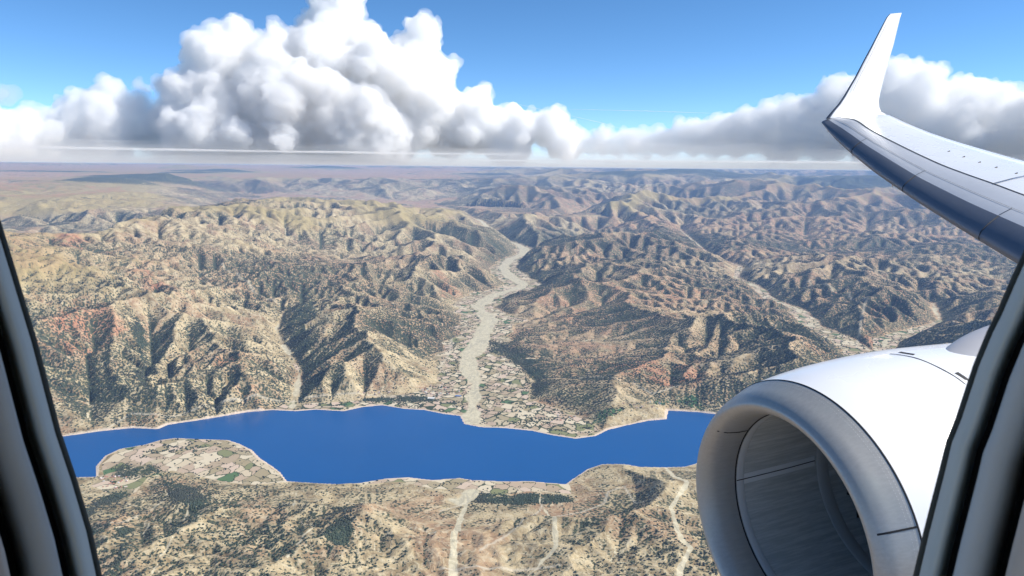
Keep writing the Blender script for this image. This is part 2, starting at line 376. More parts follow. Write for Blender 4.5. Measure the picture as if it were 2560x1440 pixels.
WOOD_SHADE=[[(1225,850),(1260,860),(1300,885),(1340,905),(1368,935),(1362,985),(1335,990),(1325,950),(1290,915),(1240,880)],[(1430,980),(1480,970),(1560,990),(1600,1012),(1590,1035),(1520,1040),(1450,1020)],  # first outline: a shaded cliff by the river, its shade painted as wood
 [(385,1185),(415,1190),(450,1225),(495,1250),(515,1290),(505,1330),(475,1325),(470,1275),(430,1235),(400,1215)],[(285,1352),(340,1335),(360,1345),(350,1365),(300,1375)],[(285,1440),(300,1400),(325,1380),(320,1440),(300,1500),(260,1500)],
 [(1195,1238),(1260,1245),(1350,1232),(1440,1240),(1440,1258),(1300,1262),(1200,1255)],[(865,1290),(880,1270),(872,1390),(840,1420),(825,1380)],  # last outline: a near spur's shaded left side, painted dark as wood
 [(212,1240),(290,1215),(330,1215),(340,1240),(250,1280),(215,1390),(200,1330)],[(900,992),(1000,980),(1100,988),(1110,1005),(1000,1012),(900,1002)],[(335,1165),(390,1160),(400,1175),(350,1185),(300,1180),(300,1165)],
 [(700,850),(720,900),(750,950),(780,900),(800,800),(760,760)],[(340,900),(368,890),(380,960),(370,1020),(345,1020)],[(235,960),(258,960),(256,1010),(228,1030)]]
WOOD_SHADE.pop(1)
wood=poly_mask(WOOD_SHADE,60,15)  # woodland, plus the shaded slopes darkened with scrub colour
wood=sstep(-.10,.14,wood/500+sml*.3+mid*.12-.03)
wood=np.where(R>13500,0,wood)
REDS=[[(540,910),(600,915),(660,960),(640,1000),(600,1000),(560,960)],[(130,870),(240,860),(330,880),(280,900),(140,920)],[(1250,840),(1290,840),(1330,870),(1300,900),(1250,870)],[(2110,830),(2200,770),(2260,740),(2260,790),(2200,830),(2150,860)],[(1480,900),(1600,880),(1780,900),(1780,960),(1700,960),(1600,940)],[(330,740),(420,760),(440,800),(380,830),(340,790)],[(1360,960),(1400,965),(1440,1005),(1420,1015),(1380,1000)],[(255,1250),(300,1240),(310,1270),(260,1290)],[(1030,690),(1180,720),(1100,740)],[(150,720),(220,730),(230,760),(160,760)]]
red=poly_mask(REDS,60,220); red=sstep(-.3,.5,red/420+sml*.7+mid*.5)
red=np.maximum(red*.8,sstep(.1,.8,big+.3*mid+.4*sstep(-.02,.12,T))*.5)
floor_s=M['floor']
ff=sstep(0,1,np.clip(-floor_s/60,0,1))
barem=sstep(.0,1.,np.clip(-M['bare']/np.where(R<17000,150,60)+.42+.45*sml+.3*fbm(X,Y,150,2,151),0,1))*(floor_s<60)
# parcels: on the plains and beside the river, not on its bed
field=ff*(1-barem)*(R<26000)
w2=sstep(0,1,np.clip(-M['wash']/14+.3+.6*fbm(X,Y,120,3,161),0,1)); strm=np.maximum(w2,barem)
# light gravel in the larger side channels, scrub in the others
ch=sstep(5.5,6.4,np.log10(A))*flat*sstep(.40,.58,vnoise(X/2500,Y/2500,141)+.1*(R>9000))
ch=np.maximum(ch,np.where(nsd,sstep(4.05,5.1,np.log10(A))*flat*sstep(.25,.45,vnoise(X/700,Y/700,143)),0))
ch=ch*sstep(.04,.09,blur(slope,2))*(R<26000)
jj=np.clip(np.arange(W_)[None]+np.round(9*fbm(X,Y,420,2,171)+5*fbm(X,Y,110,2,173)).astype(int),0,W_-1); ii_=np.clip(np.arange(H_)[:,None]+np.round(6*fbm(X,Y,300,2,175)).astype(int),0,H_-1); ch=np.where(R<11000,ch[ii_,jj],ch)
strm=np.maximum(strm,ch*.75)
beach=sstep(1,0,np.clip(M['lake']/(9+34*vnoise(X/420,Y/420,181)+20*vnoise(X/90,Y/90,183)),0,1))*(M['lake']>-30)
ROADS=[[(165,1082),(270,1066),(330,1045),(420,1045),(520,1028),(640,1008),(730,1000),(830,992),(960,985),(1060,985),(1120,972)],[(1430,948),(1500,955),(1560,978),(1630,1000),(1680,992),(1740,985),(1790,965),(1850,960)],[(1130,845),(1125,880),(1100,915),(1110,930)],[(1190,1225),(1165,1250),(1100,1275)],[(1360,1240),(1350,1280),(1300,1330),(1200,1400)],[(1380,1300),(1450,1285),(1510,1260),(1520,1230),(1560,1220),(1590,1270),(1650,1290)],[(180,1360),(300,1330),(380,1280),(430,1230)],[(1400,1440),(1250,1440),(1100,1440)],[(1890,740),(2000,735),(2160,800),(2140,870)],[(1280,690),(1450,670),(1560,665)],[(560,760),(640,790),(700,800)]]
road=np.full(X.shape,1e6); near=R<16000
for q in ROADS:
    D,_=seg_dist(X[near],Y[near],[at(x,y,30)[:2] for x,y in q]); road[near]=np.minimum(road[near],D+sml[near]*8)
road=sstep(1,0,np.clip((road-4)/np.maximum(8,cell*.7),0,1))*(M['lake']>5)
green=np.clip(.56+.34*mid+.2*big+.35*wet-.9*ff+.22*np.clip(leftness*2.2,-.3,1)-.22*np.exp(-(((X-at(1430,860,50)[0])/1900)**2+((Y-at(1430,860,50)[1])/3300)**2)),0,1)*(1-.5*hi)
green=np.clip(green,0,.8)*np.where((Y<6850-.12*X)&(M['lake']>0),.72,1)
green=np.where(R>26000,green*.75,green)
lush=poly_mask([[(1470,1062),(1560,1048),(1680,1020),(1770,1030),(1740,1005),(1640,1012),(1560,1025),(1500,1042)],[(300,1180),(400,1165),(420,1190),(330,1200)]],60,6); lush=sstep(-.1,.2,lush/300+.4*sml+.3*mid)*(M['lake']>0)
green=np.maximum(green,.75*sstep(.25,.6,M['hills'])); red=red*(1-sstep(.2,.5,M['hills']))
green=np.maximum(green,wood*.82); green=np.maximum(green,lush*.7); green=green*(1-strm)*(1-.8*beach)
water=simple  # (name kept free)
nI=np.arange(H_*W_).reshape(H_,W_)
Q=np.stack([nI[:-1,:-1],nI[:-1,1:],nI[1:,1:],nI[1:,:-1]],-1).reshape(-1,4)
keep=(M['lake'].ravel()[Q].max(1)>-160)
me=fast_mesh('terrain',np.stack([X,Y,Z],-1).reshape(-1,3),Q[keep])
fl8=np.log2(np.maximum(A/(cell*cell),1)); fine=np.where(R<30000,sstep(1.6,4.2,fl8)-.35*sstep(1.0,0,fl8),.25)*flat   # fine rills down the slopes
fine=fine+.25*sstep(0,.12,blur(Z,4)-Z-3)*flat*0
pla=sstep(25e3,31e3,R)*sstep(.05,-.1,T)*(slope<.12)*(1-sstep(.15,.4,M['hills'])); green=green*(1-.75*pla); red=np.maximum(red,pla*.55)
for nm,ar in (('m_lush',lush),('m_fine',fine),('m_green',green),('m_wood',wood),('m_red',red),('m_field',field),('m_bare',strm),('m_beach',beach),('m_hi',hi),('m_road',road)):
    a=me.attributes.new(nm,'FLOAT','POINT'); a.data.foreach_set('value',np.ascontiguousarray(ar,np.float32).ravel())
def terrain_mat():
    k=NT('dry_andean_ground'); k.b.inputs['Roughness'].default_value=.95; k.b.inputs['Specular IOR Level'].default_value=.1
    P=k.n('NewGeometry').outputs['Position']
    sx=k.n('VectorMath',{0:P,1:(1,1,.0)},operation='MULTIPLY').outputs[0]
    A_=lambda n:k.n('Attribute',attribute_name=n).outputs['Fac']
    gr0,wd,rd,fl,br,be,hi_,ro,fine=[A_('m_'+q) for q in ('green','wood','red','field','bare','beach','hi','road','fine')]; lu=A_('m_lush')
    gr=k.math('MULTIPLY_ADD',k.math('MULTIPLY',fine,k.math('SUBTRACT',1.,fl)),.30,gr0)
    nz=lambda size,d=4,r=.6,ds=0:k.noise(sx,1/size,d,r,'2D',ds)
    n_big=nz(900,5,.6); n_mid=nz(260,5,.65,.6); n_f=nz(60,4,.7,.8); n_s=nz(26,3,.7)
    soil=k.mix(k.step(n_mid,.35,.65),c4(.25,.185,.10),c4(.52,.41,.235))
    soil=k.mix(k.math('MULTIPLY',k.step(n_big,.5,.62),.55),soil,c4(.34,.19,.11))
    soil=k.mix(k.math('MULTIPLY',k.step(n_f,.42,.7),.5),soil,c4(.64,.56,.38))
    grass=k.mix(k.step(n_f,.35,.65),c4(.44,.345,.155),c4(.28,.22,.09))
    soil=k.mix(k.math('MULTIPLY',hi_,.8),soil,grass)
    redc=k.mix(k.step(n_f,.35,.65),c4(.40,.16,.09),c4(.52,.27,.16))
    rm=k.math('MULTIPLY',rd,k.step(n_mid,.38,.55),clamp=True)
    soil=k.mix(rm,soil,redc)
    # scrub and trees as dark dots whose number follows the density
    vo=k.n('TexVoronoi',{'Vector':sx,'Scale':1/30.,'Randomness':1.},voronoi_dimensions='2D')
    dots=k.math('ADD',k.math('MULTIPLY',vo.outputs['Distance'],.55),k.math('MULTIPLY',n_s,.75))
    thr=k.math('MULTIPLY_ADD',gr,.72,.20)
    dm=k.math('SUBTRACT',thr,dots); dm=k.step(dm,-.05,.07)
    n_c=nz(140,4,.7,.5)
    dm2=k.step(k.math('SUBTRACT',k.math('MULTIPLY_ADD',gr,.62,.17),n_c),-.04,.08)
    dm=k.math('MAXIMUM',dm,k.math('MULTIPLY',k.math('MULTIPLY',dm2,.85),k.step(n_s,.62,.42)))
    vegc=k.mix(k.step(n_f,.4,.6),c4(.042,.055,.04),c4(.09,.10,.06))
    vegc=k.mix(k.math('MULTIPLY',k.step(n_big,.55,.65),.4),vegc,c4(.035,.06,.042))
    vegc=k.mix(lu,vegc,k.mix(n_f,c4(.03,.085,.04),c4(.07,.15,.07)))
    col=k.mix(dm,soil,vegc)
    # fields
    mp=k.n('Mapping',{'Vector':sx}); mp.inputs['Rotation'].default_value=(0,0,.5); mp.inputs['Scale'].default_value=(1,.8,1)
    warp=k.n('VectorMath',{0:mp.outputs[0],1:k.n('VectorMath',{0:k.n('TexNoise',{'Vector':sx,'Scale':1/500.,'Detail':2.}).outputs[1],1:(260,260,0)},operation='MULTIPLY').outputs[0]},operation='ADD').outputs[0]
    f1=k.n('TexVoronoi',{'Vector':warp,'Scale':1/98.,'Randomness':.78},voronoi_dimensions='2D',distance='CHEBYCHEV',feature='F1')
    f2=k.n('TexVoronoi',{'Vector':warp,'Scale':1/98.,'Randomness':.78},voronoi_dimensions='2D',distance='CHEBYCHEV',feature='F2')
    edge=k.math('SUBTRACT',f2.outputs['Distance'],f1.outputs['Distance'])
    rnd=k.n('SeparateColor',{0:f1.outputs['Color']}).outputs
    ramp=k.n('ValToRGB',{0:rnd[0]}); cr=ramp.color_ramp; cr.interpolation='CONSTANT'
    stops=[(0,(.60,.49,.33)),(.14,(.48,.36,.25)),(.27,(.66,.56,.39)),(.42,(.42,.32,.21)),(.53,(.60,.46,.34)),(.65,(.36,.29,.17)),(.74,(.52,.43,.28)),(.84,(.21,.22,.10)),(.915,(.07,.15,.06)),(.945,(.38,.31,.19))]
    cr.elements[0].color=c4(*stops[0][1]); cr.elements[1].position=stops[1][0]; cr.elements[1].color=c4(*stops[1][1])
    for p_,c_ in stops[2:]: e=cr.elements.new(p_); e.color=c4(*c_)
    fcol=k.mix(k.math('MULTIPLY',n_f,.2),ramp.outputs[0],c4(.36,.31,.2))
    hed=k.math('MULTIPLY',k.step(k.math('ADD',edge,k.math('MULTIPLY_ADD',k.math('SUBTRACT',n_s,.5),.22,k.math('MULTIPLY',k.step(k.n('SeparateXYZ',{0:P}).outputs[1],6700.,7100.),-.075))),.085,.03),k.step(n_mid,.38,.5))
    fcol=k.mix(hed,fcol,c4(.05,.065,.035))
    fcol=k.mix(k.math('MULTIPLY',wd,k.step(n_f,.62,.45)),fcol,c4(.05,.065,.035))
    col=k.mix(k.step(fl,.4,.6),col,fcol)
    # river gravel, shore sand, dirt roads
    grav=k.mix(k.step(n_f,.35,.65),c4(.49,.43,.29),c4(.62,.55,.38))
    isl=k.math('MULTIPLY',k.step(k.math('SUBTRACT',n_s,k.math('MULTIPLY',br,.25)),.52,.58),k.step(br,.98,.55))
    col=k.mix(k.step(br,.3,.6),col,k.mix(isl,grav,vegc))
    thr_=k.noise(k.n('Mapping',{'Vector':sx,'Scale':(1,.35,1)}).outputs[0],1/55.,5,.65,'2D',1.2)
    col=k.mix(k.math('MULTIPLY',k.math('MULTIPLY',k.step(br,.5,.8),k.step(thr_,.52,.60)),.75),col,c4(.40,.36,.26))
    col=k.mix(k.step(be,.15,.6),col,c4(.62,.50,.38))
    col=k.mix(k.math('MULTIPLY',ro,.6),col,c4(.60,.53,.40))
    k.put(k.b.inputs['Base Color'],col)
    hgt=k.math('ADD',k.math('MULTIPLY',n_f,10.),k.math('ADD',k.math('MULTIPLY',n_mid,26.),k.math('MULTIPLY',dm,3.)))
    amt=k.math('MULTIPLY',k.math('SUBTRACT',1.,k.math('MAXIMUM',fl,br)),.8)
    k.put(k.b.inputs['Normal'],k.n('Bump',{'Strength':amt,'Distance':1.,'Height':hgt}))
    return k.m
ter=obj('ground_terrain',me,None,terrain_mat()); tag(ter,'dry brown mountains, river valley and farmed lake shores','ground',kind='structure')
# the ground out of sight: one coarse sheet under everything
def disc(name,mat):
    n=120; rz=((3000,-42),(20000,-42),(60000,-42),(92000,-42),(101000,2400),(130000,2560),(168000,2613)); V=[(0,0,-42)];Fc=[]
    for r,z in rz:
        for i in range(n): q=2*math.pi*i/n; V.append((r*math.sin(q),r*math.cos(q),z+(0 if z<0 or z>2600 else 60*math.sin(q*41)*math.sin(q*17))))
    for i in range(n): Fc.append((0,1+i,1+(i+1)%n))
    for k in range(len(rz)-1):
        for i in range(n): a=1+k*n+i;b=1+k*n+(i+1)%n; Fc.append((a,a+n,b+n,b))
    return obj(name,mesh(name,V,Fc),None,mat)
tag(disc('ground_plain',simple('distant_dry_ground',(.34,.26,.17),.95,spot=.3,scale=.0008)),'dry land far below and beyond the mountains','ground',kind='structure')
# lake
def water_mat():
    k=NT('deep_blue_lake_water'); P=k.n('NewGeometry').outputs['Position']
    n=k.noise(P,1/900.,3); k.put(k.b.inputs['Base Color'],k.mix(n,c4(.004,.074,.235),c4(.008,.088,.275)))
    k.b.inputs['Roughness'].default_value=.22; k.b.inputs['Specular IOR Level'].default_value=.4
    k.put(k.b.inputs['Normal'],k.n('Bump',{'Strength':.25,'Distance':.6,'Height':k.noise(P,1/14.,3)}))
    return k.m
LP=np.array(LAKE); cxy=LP.mean(0)
lv=[(-12000,3300),(12000,3300),(12000,9800),(-12000,9800)]
# follow the shore loosely so the sheet lies only under the lake's own basin
V=[(x,y,0.) for x,y in lv]
nx,ny=60,26
gx=np.linspace(-12000,12000,nx);gy=np.linspace(4300,9500,ny);V=[(x,y,0.) for y in gy for x in gx];Fc=[]
LKI=lambda x,y: bool(inside(np.array([x]),np.array([y]),LAKE)[0])
for j in range(ny-1):
    for i in range(nx-1):
        c=[(gx[i+a],gy[j+b]) for a in (-.0,1) for b in (0,1)] if False else None
        cx_,cy_=(gx[i]+gx[i+1])/2,(gy[j]+gy[j+1])/2
        Fc.append((j*nx+i,j*nx+i+1,(j+1)*nx+i+1,(j+1)*nx+i))
dd,_=seg_dist(np.array([ (gx[i]+gx[i+1])/2 for j in range(ny-1) for i in range(nx-1)]),np.array([(gy[j]+gy[j+1])/2 for j in range(ny-1) for i in range(nx-1)]),LAKE,True)
ii=inside(np.array([ (gx[i]+gx[i+1])/2 for j in range(ny-1) for i in range(nx-1)]),np.array([(gy[j]+gy[j+1])/2 for j in range(ny-1) for i in range(nx-1)]),LAKE)
Fc=[f for f,a,b in zip(Fc,dd,ii) if b or a<420]
tag(obj('lake_water',mesh('lake_water',V,Fc),None,water_mat()),'deep blue mountain lake crossing the view','lake',kind='structure')
# ---------------------------------------------------------------- trees, houses
rs=np.random.RandomState(11)
def zat(x,y):
    t=np.arctan2(x,y); l=np.log(np.hypot(x,y)); j=(t-TH0)/(TH1-TH0)*(W_-1); i=(l-math.log(R0))/(math.log(R1)-math.log(R0))*(H_-1)
    i=np.clip(i,0,H_-1.001); j=np.clip(j,0,W_-1.001); i0=i.astype(int); j0=j.astype(int); fi=i-i0; fj=j-j0
    f=lambda a:(a[i0,j0]*(1-fi)+a[i0+1,j0]*fi)*(1-fj)+(a[i0,j0+1]*(1-fi)+a[i0+1,j0+1]*fi)*fj
    return f
def scatter_trees():
    n=620000; r=4000*np.exp(rs.rand(n)**.8*math.log(12500/4000)); t=math.radians(-37)+rs.rand(n)*math.radians(74)
    x=r*np.sin(t); y=r*np.cos(t); g=zat(x,y); p=g(green); wdn=g(wood); fl_=g(field); sh_=g(M['lake'])
    cl=vnoise(x/130,y/130,201)*.6+vnoise(x/45,y/45,203)*.4
    pr=np.clip((p-.25)*1.1,0,1)*sstep(.35,.68,cl+.25*p)*.6+wdn*.45*sstep(.25,.5,cl)
    hedge=sstep(.6,.7,vnoise(x/70,y/35,205))*(fl_>.5)*np.where(y<6300,.05,.2)
    pr=np.maximum(pr,hedge)*(sh_>25)*(g(strm)<.4)
    k=rs.rand(n)<pr; x,y,t,r=x[k],y[k],t[k],r[k]; z=g(Z)[k] ; n=len(x)
    if n>95000: s_=rs.permutation(n)[:95000]; x,y,z,r=x[s_],y[s_],z[s_],r[s_]; n=95000
    # a low lumpy crown: ring of 6, top and shoulder ring
    a=np.arange(5)*2*np.pi/5
    base=np.concatenate([np.stack([np.cos(a),np.sin(a),np.full(5,-.2)],1),np.stack([.8*np.cos(a+.5),.8*np.sin(a+.5),np.full(5,.75)],1),[[0,0,1.15]]])
    s_=rs.uniform(4.,9.,n)*(1+.25*(r>7000)); V=base[None]*s_[:,None,None]*rs.uniform(.7,1.3,(n,11,1)); V[...,2]*=.8
    V+=np.stack([x,y,z],1)[:,None]
    tri=[]
    for i in range(5): j=(i+1)%5; tri+=[(i,j,5+i),(j,5+j,5+i),(5+i,5+j,10)]
    Fc=(np.array(tri)[None]+(np.arange(n)*11)[:,None,None]).reshape(-1,3)
    k=NT('dark_scrub_leaves'); P=k.n('NewGeometry').outputs['Position']
    nn=k.noise(P,1/18.,2); n2=k.noise(P,1/700.,3)
    k.put(k.b.inputs['Base Color'],k.mix(k.step(n2,.4,.6),k.mix(nn,c4(.03,.038,.03),c4(.06,.066,.045)),k.mix(nn,c4(.03,.05,.034),c4(.05,.07,.042)))); k.b.inputs['Roughness'].default_value=.9
    o=obj('scrub_trees',fast_mesh('scrub_trees',V.reshape(-1,3),Fc,False),None,k.m); tag(o,'dark scrub and trees scattered over the hills round the lake','trees',kind='stuff')
    print('trees',n)
scatter_trees()
def house_mesh(name,w,l,h,rh,wall,roof):
    V=[(-w,-l,-3),(w,-l,-3),(w,l,-3),(-w,l,-3),(-w,-l,h),(w,-l,h),(w,l,h),(-w,l,h),(0,-l,h+rh),(0,l,h+rh)]
    e=.9; V+=[(-w-e,-l-e,h-.5),(0,-l-e,h+rh+.25),(0,l+e,h+rh+.25),(-w-e,l+e,h-.5),(w+e,-l-e,h-.5),(w+e,l+e,h-.5)]
    me=mesh(name,V,[(0,1,5,4),(1,2,6,5),(2,3,7,6),(3,0,4,7),(4,5,8),(6,7,9),(10,11,12,13),(11,14,15,12)],False)
    me.materials.append(wall); me.materials.append(roof)
    me.polygons[6].material_index=1; me.polygons[7].material_index=1; return me
WALLS=[simple('whitewashed_wall',(.6,.56,.5),.9),simple('adobe_wall',(.52,.36,.26),.9),simple('pink_plaster_wall',(.66,.42,.36),.9)]
ROOFS=[simple('clay_tile_roof',(.45,.2,.13),.85),simple('tin_roof',(.6,.6,.6),.5),simple('pale_roof',(.66,.58,.5),.8),simple('blue_sheet_roof',(.05,.16,.45),.5)]
kinds=[house_mesh('house',w,l,h,rh,WALLS[a],ROOFS[b]) for w,l,h,rh,a,b in ((6,9,5,2.4,0,0),(5,7,4,2,1,0),(7,11,6,2.5,2,2),(6,8,5,1.6,0,1),(5,9,4,2,2,0))]
def put_house(me,px,py,rz,label,grp):
    p=at(px,py,8.); z=float(zat(np.array([p[0]]),np.array([p[1]]))(Z)[0]); p=at(px,py,z)
    o=obj('house',me); o.location=(p[0],p[1],z); o.rotation_euler=(0,0,rz); tag(o,label,'house',grp); return o
vil=[((1110,975),(60,12),62,'small pale house in the town above the lake, left of the river mouth','houses of the lakeside town'),
 ((285,1205),(34,16),30,'small pinkish house in the wooded village behind the peninsula fields','houses of the peninsula village'),
 ((940,985),(50,6),12,'small house beside the lakeshore road under the mountain','houses along the lakeshore road'),
 ((1390,1050),(60,14),16,'small farmhouse among the fields right of the river mouth','farmhouses in the river fields'),
 ((1600,1015),(60,10),10,'small house among green trees near the lake inlet','houses near the inlet')]
for (c,sp,n,lb,gp) in vil:
    for i in range(n):
        x=c[0]+rs.uniform(-1,1)*sp[0]; y=c[1]+rs.uniform(-1,1)*sp[1]
        put_house(kinds[rs.randint(5)],x,y,.3+rs.randint(2)*1.57+rs.uniform(-.12,.12),lb,gp)
def hall(name,px,py,w,l,h,rz,wall,roof,label,cat):
    p=at(px,py,8.); z=float(zat(np.array([p[0]]),np.array([p[1]]))(Z)[0])
    r=empty(name,(p[0],p[1],z)); r.rotation_euler=(0,0,rz); tag(r,label,cat)
    b=mesh('wall',[(-w,-l,-3),(w,-l,-3),(w,l,-3),(-w,l,-3),(-w,-l,h),(w,-l,h),(w,l,h),(-w,l,h),(0,-l,h+w*.2),(0,l,h+w*.2)],[(0,1,5,4),(1,2,6,5),(2,3,7,6),(3,0,4,7),(4,5,8),(6,7,9)],False); obj('wall',b,r,wall)
    e=1.2; obj('roof',mesh('roof',[(-w-e,-l-e,h-.1),(0,-l-e,h+w*.2+.4),(0,l+e,h+w*.2+.4),(-w-e,l+e,h-.1),(w+e,-l-e,h-.1),(w+e,l+e,h-.1),(-w-e,-l-e,h-.6),(w+e,-l-e,h-.6),(-w-e,l+e,h-.6),(w+e,l+e,h-.6)],[(0,1,2,3),(1,4,5,2),(0,6,7,4,1),(3,2,5,9,8)],False),r,roof)
    for k in range(5):
        y=-l+l*2*(k+.5)/5
        obj('window',mesh('window',[(-w-.1,y-2,h*.4),(-w-.1,y+2,h*.4),(-w-.1,y+2,h*.75),(-w-.1,y-2,h*.75),(-w+.1,y-2,h*.4),(-w+.1,y+2,h*.4),(-w+.1,y+2,h*.75),(-w+.1,y-2,h*.75)],[(0,1,2,3),(0,4,5,1),(3,2,6,7),(0,3,7,4),(1,5,6,2)],False),r,M_WIN)
M_WIN=simple('dark_window',(.03,.04,.05),.2)
hall('warehouse',1146,991,13,32,8,1.35,WALLS[0],ROOFS[3],'long hall with a bright blue roof beside the river mouth','hall')
hall('warehouse',1078,996,26,38,8,1.5,WALLS[0],simple('white_sheet_roof',(.72,.70,.63),.6),'large pale flat hall standing in the lakeside town, left of the blue roof','hall')
# ---------------------------------------------------------------- the airliner the camera rides in
def C2W(P):
    P=np.asarray(P,float); return CAM_P+P[...,0:1]*CX+P[...,1:2]*CU-P[...,2:3]*CF
def dirW(d): return d[0]*CX+d[1]*CU-d[2]*CF
_az,_el=-.367,.115
AFT=dirW((math.cos(_el)*math.cos(_az),math.sin(_el),math.cos(_el)*math.sin(_az))); AFT/=np.linalg.norm(AFT)
UPA=np.array([.0,-.05,1.]); UPA-=AFT*UPA.dot(AFT); UPA/=np.linalg.norm(UPA)
OUT=np.cross(UPA,AFT); 
if OUT[1]<0: OUT=-OUT
M_PAINT=simple('white_aircraft_paint',(.88,.88,.88),.28,coat=.4,spot=.02,scale=.6)
M_SLAT=simple('grey_slat_paint',(.60,.61,.63),.38,metal=.15,spot=.06,bump=(.15,60,.002),scale=5)
M_EDGE=simple('shaded_leading_edge',(.15,.165,.20),.42,metal=.3,spot=.08,bump=(.3,120,.002),scale=6)  # nose band's shade and lake reflection put into a darker slat colour
M_LINE=simple('panel_gap',(.012,.012,.015),.7)
M_PYL=simple('grey_composite_fairing',(.50,.49,.50),.42,spot=.06,scale=4)
M_FAN=simple('dark_titanium_fan',(.03,.03,.035),.4,metal=.8)
def axis_vec(k,sa,sr):
    """coordinates along and round the engine axis, so that brushing runs fore and aft"""
    P=k.n('TexCoord').outputs['Object']; o=[]
    for ax,sc in ((AFT,sa),(UPA,sr),(np.cross(AFT,UPA),sr)):
        o.append(k.math('MULTIPLY',k.n('VectorMath',{0:P,1:tuple(float(v) for v in ax)},operation='DOT_PRODUCT').outputs['Value'],sc))
    return k.n('CombineXYZ',{0:o[0],1:o[1],2:o[2]}).outputs[0]
def metal_lip():
    k=NT('polished_lip_metal'); tc=k.n('TexCoord').outputs['Object']
    n1=k.noise(axis_vec(k,5,55),1,5,.7); n2=k.noise(tc,2.5,5)
    v=k.mix(n1,c4(.35,.34,.32),c4(.54,.53,.50)); v=k.mix(k.math('MULTIPLY',k.step(n2,.5,.7),.35),v,c4(.42,.45,.42))
    k.put(k.b.inputs['Base Color'],v); k.b.inputs['Metallic'].default_value=.4
    k.put(k.b.inputs['Roughness'],k.math('MULTIPLY_ADD',n2,.2,.34))
    k.put(k.b.inputs['Normal'],k.n('Bump',{'Strength':.15,'Distance':.002,'Height':n1}))
    return k.m
M_LIP=metal_lip()
def metal_liner():
    k=NT('perforated_liner'); av=axis_vec(k,2.2,34); n1=k.noise(av,1,6,.75); n2=k.noise(axis_vec(k,9,9),1,4)
    v=k.mix(k.step(n1,.38,.66),c4(.44,.47,.46),c4(.64,.66,.65)); v=k.mix(k.math('MULTIPLY',n2,.3),v,c4(.34,.36,.36))
    k.put(k.b.inputs['Base Color'],v); k.b.inputs['Metallic'].default_value=.15; k.b.inputs['Roughness'].default_value=.5
    return k.m
M_LINER=metal_liner()
plane=empty('airliner',tuple(CAM_P)); tag(plane,'white jet airliner whose wing, upturned winglet and engine are seen from its cabin window','airliner')
def part(name,V,Fc,mat,parent=plane,smooth=True,mats=None):
    me=mesh(name,np.asarray(V)-CAM_P,Fc,smooth); o=obj(name,me,None,mat)
    for x in mats or (): me.materials.append(x)
    o.parent=parent; return o
def grid_faces(nr,nc,wrap=False):
    f=[]
    for i in range(nr-1):
        for j in range(nc if wrap else nc-1):
            k=(j+1)%nc; f.append((i*nc+j,i*nc+k,(i+1)*nc+k,(i+1)*nc+j))
    return f
def subempty(name,parent=plane):
    o=bpy.data.objects.new(name,None); COL.objects.link(o); o.parent=parent; return o
# ---- engine: rings of revolution about AFT
E0=C2W((1.797,-1.667,-5.039))
_a=np.cross(AFT,UPA)
def ring(x,r,n=128,c=None,squash=0.):
    t=np.linspace(0,2*math.pi,n,endpoint=False)
    c=E0+AFT*x if c is None else c
    return [c+r*(math.cos(q)*UPA+math.sin(q)*_a) for q in t]
def revolve(name,prof,mat,parent,n=128,smooth=True):
    V=[]
    for x,r in prof: V+=ring(x,r,n)
    return part(name,V,grid_faces(len(prof),n,True),mat,parent,smooth)
def spline(pts,k=6):
    pts=[np.array(p,float) for p in pts]; out=[]
    for i in range(len(pts)-1):
        p0=pts[max(i-1,0)];p1=pts[i];p2=pts[i+1];p3=pts[min(i+2,len(pts)-1)]
        for j in range(k):
            t=j/k; out.append(.5*((2*p1)+(-p0+p2)*t+(2*p0-5*p1+4*p2-p3)*t*t+(-p0+3*p1-3*p2+p3)*t**3))
    out.append(pts[-1]); return out
# ---- engine parts
lip=revolve('inlet_lip',spline([(.288,.763),(.2,.765),(.1,.782),(.03,.815),(-.005,.861),(.02,.9),(.08,.938),(.16,.97),(.239,1.0)],8),M_LIP,plane)
COWL=[(.243,1.0),(.45,1.03),(.8,1.055),(1.3,1.058),(1.9,1.02),(2.6,.96),(3.3,.9),(3.9,.82)]
cowl=revolve('engine_cowl',spline(COWL,6),M_PAINT,plane)
g=revolve('lip_joint',[(.234,.995),(.238,1.0035),(.247,1.0035),(.25,.998)],M_LINE,lip)
g=revolve('lip_inner_joint',[(.284,.7645),(.284,.760),(.296,.760),(.296,.7645)],M_LINE,lip)
liner=revolve('inlet_liner',[(.292,.764),(.36,.7605),(.8,.755),(1.25,.768),(1.55,.775)],M_LINER,plane)
revolve('liner_front_band',[(.300,.7575),(.365,.7555),(.37,.7585)],simple('liner_band_grey',(.7,.73,.74),.4,metal=.1),liner)
revolve('fan_case_ring',[(1.12,.7595),(1.13,.756),(1.24,.763),(1.25,.766)],simple('fan_case_grey',(.45,.47,.47),.4,metal=.1),liner)
def strip(name,ang,x0,x1,rf,wd,mat,parent,n=10,lift=.003):
    """a narrow strip lying on the surface of revolution at a given angle"""
    V=[]
    for i in range(n+1):
        x=x0+(x1-x0)*i/n; r=rf(x)+lift
        for s in (-1,1):
            q=ang+s*wd/2/abs(r); V.append(E0+AFT*x+r*(math.cos(q)*UPA+math.sin(q)*_a))
    return part(name,V,grid_faces(n+1,2),mat,parent)
def prof_r(prof):
    P=np.array(prof); return lambda x: float(np.interp(x,P[:,0],P[:,1]))
LO=prof_r([(.02,.9),(.08,.938),(.16,.97),(.239,1.0)]); LI=lambda x: float(np.interp(x,[.03,.1,.2,.288],[.815,.782,.765,.763]))
LINR=prof_r([(.292,.764),(.36,.7605),(.8,.755),(1.25,.768)])
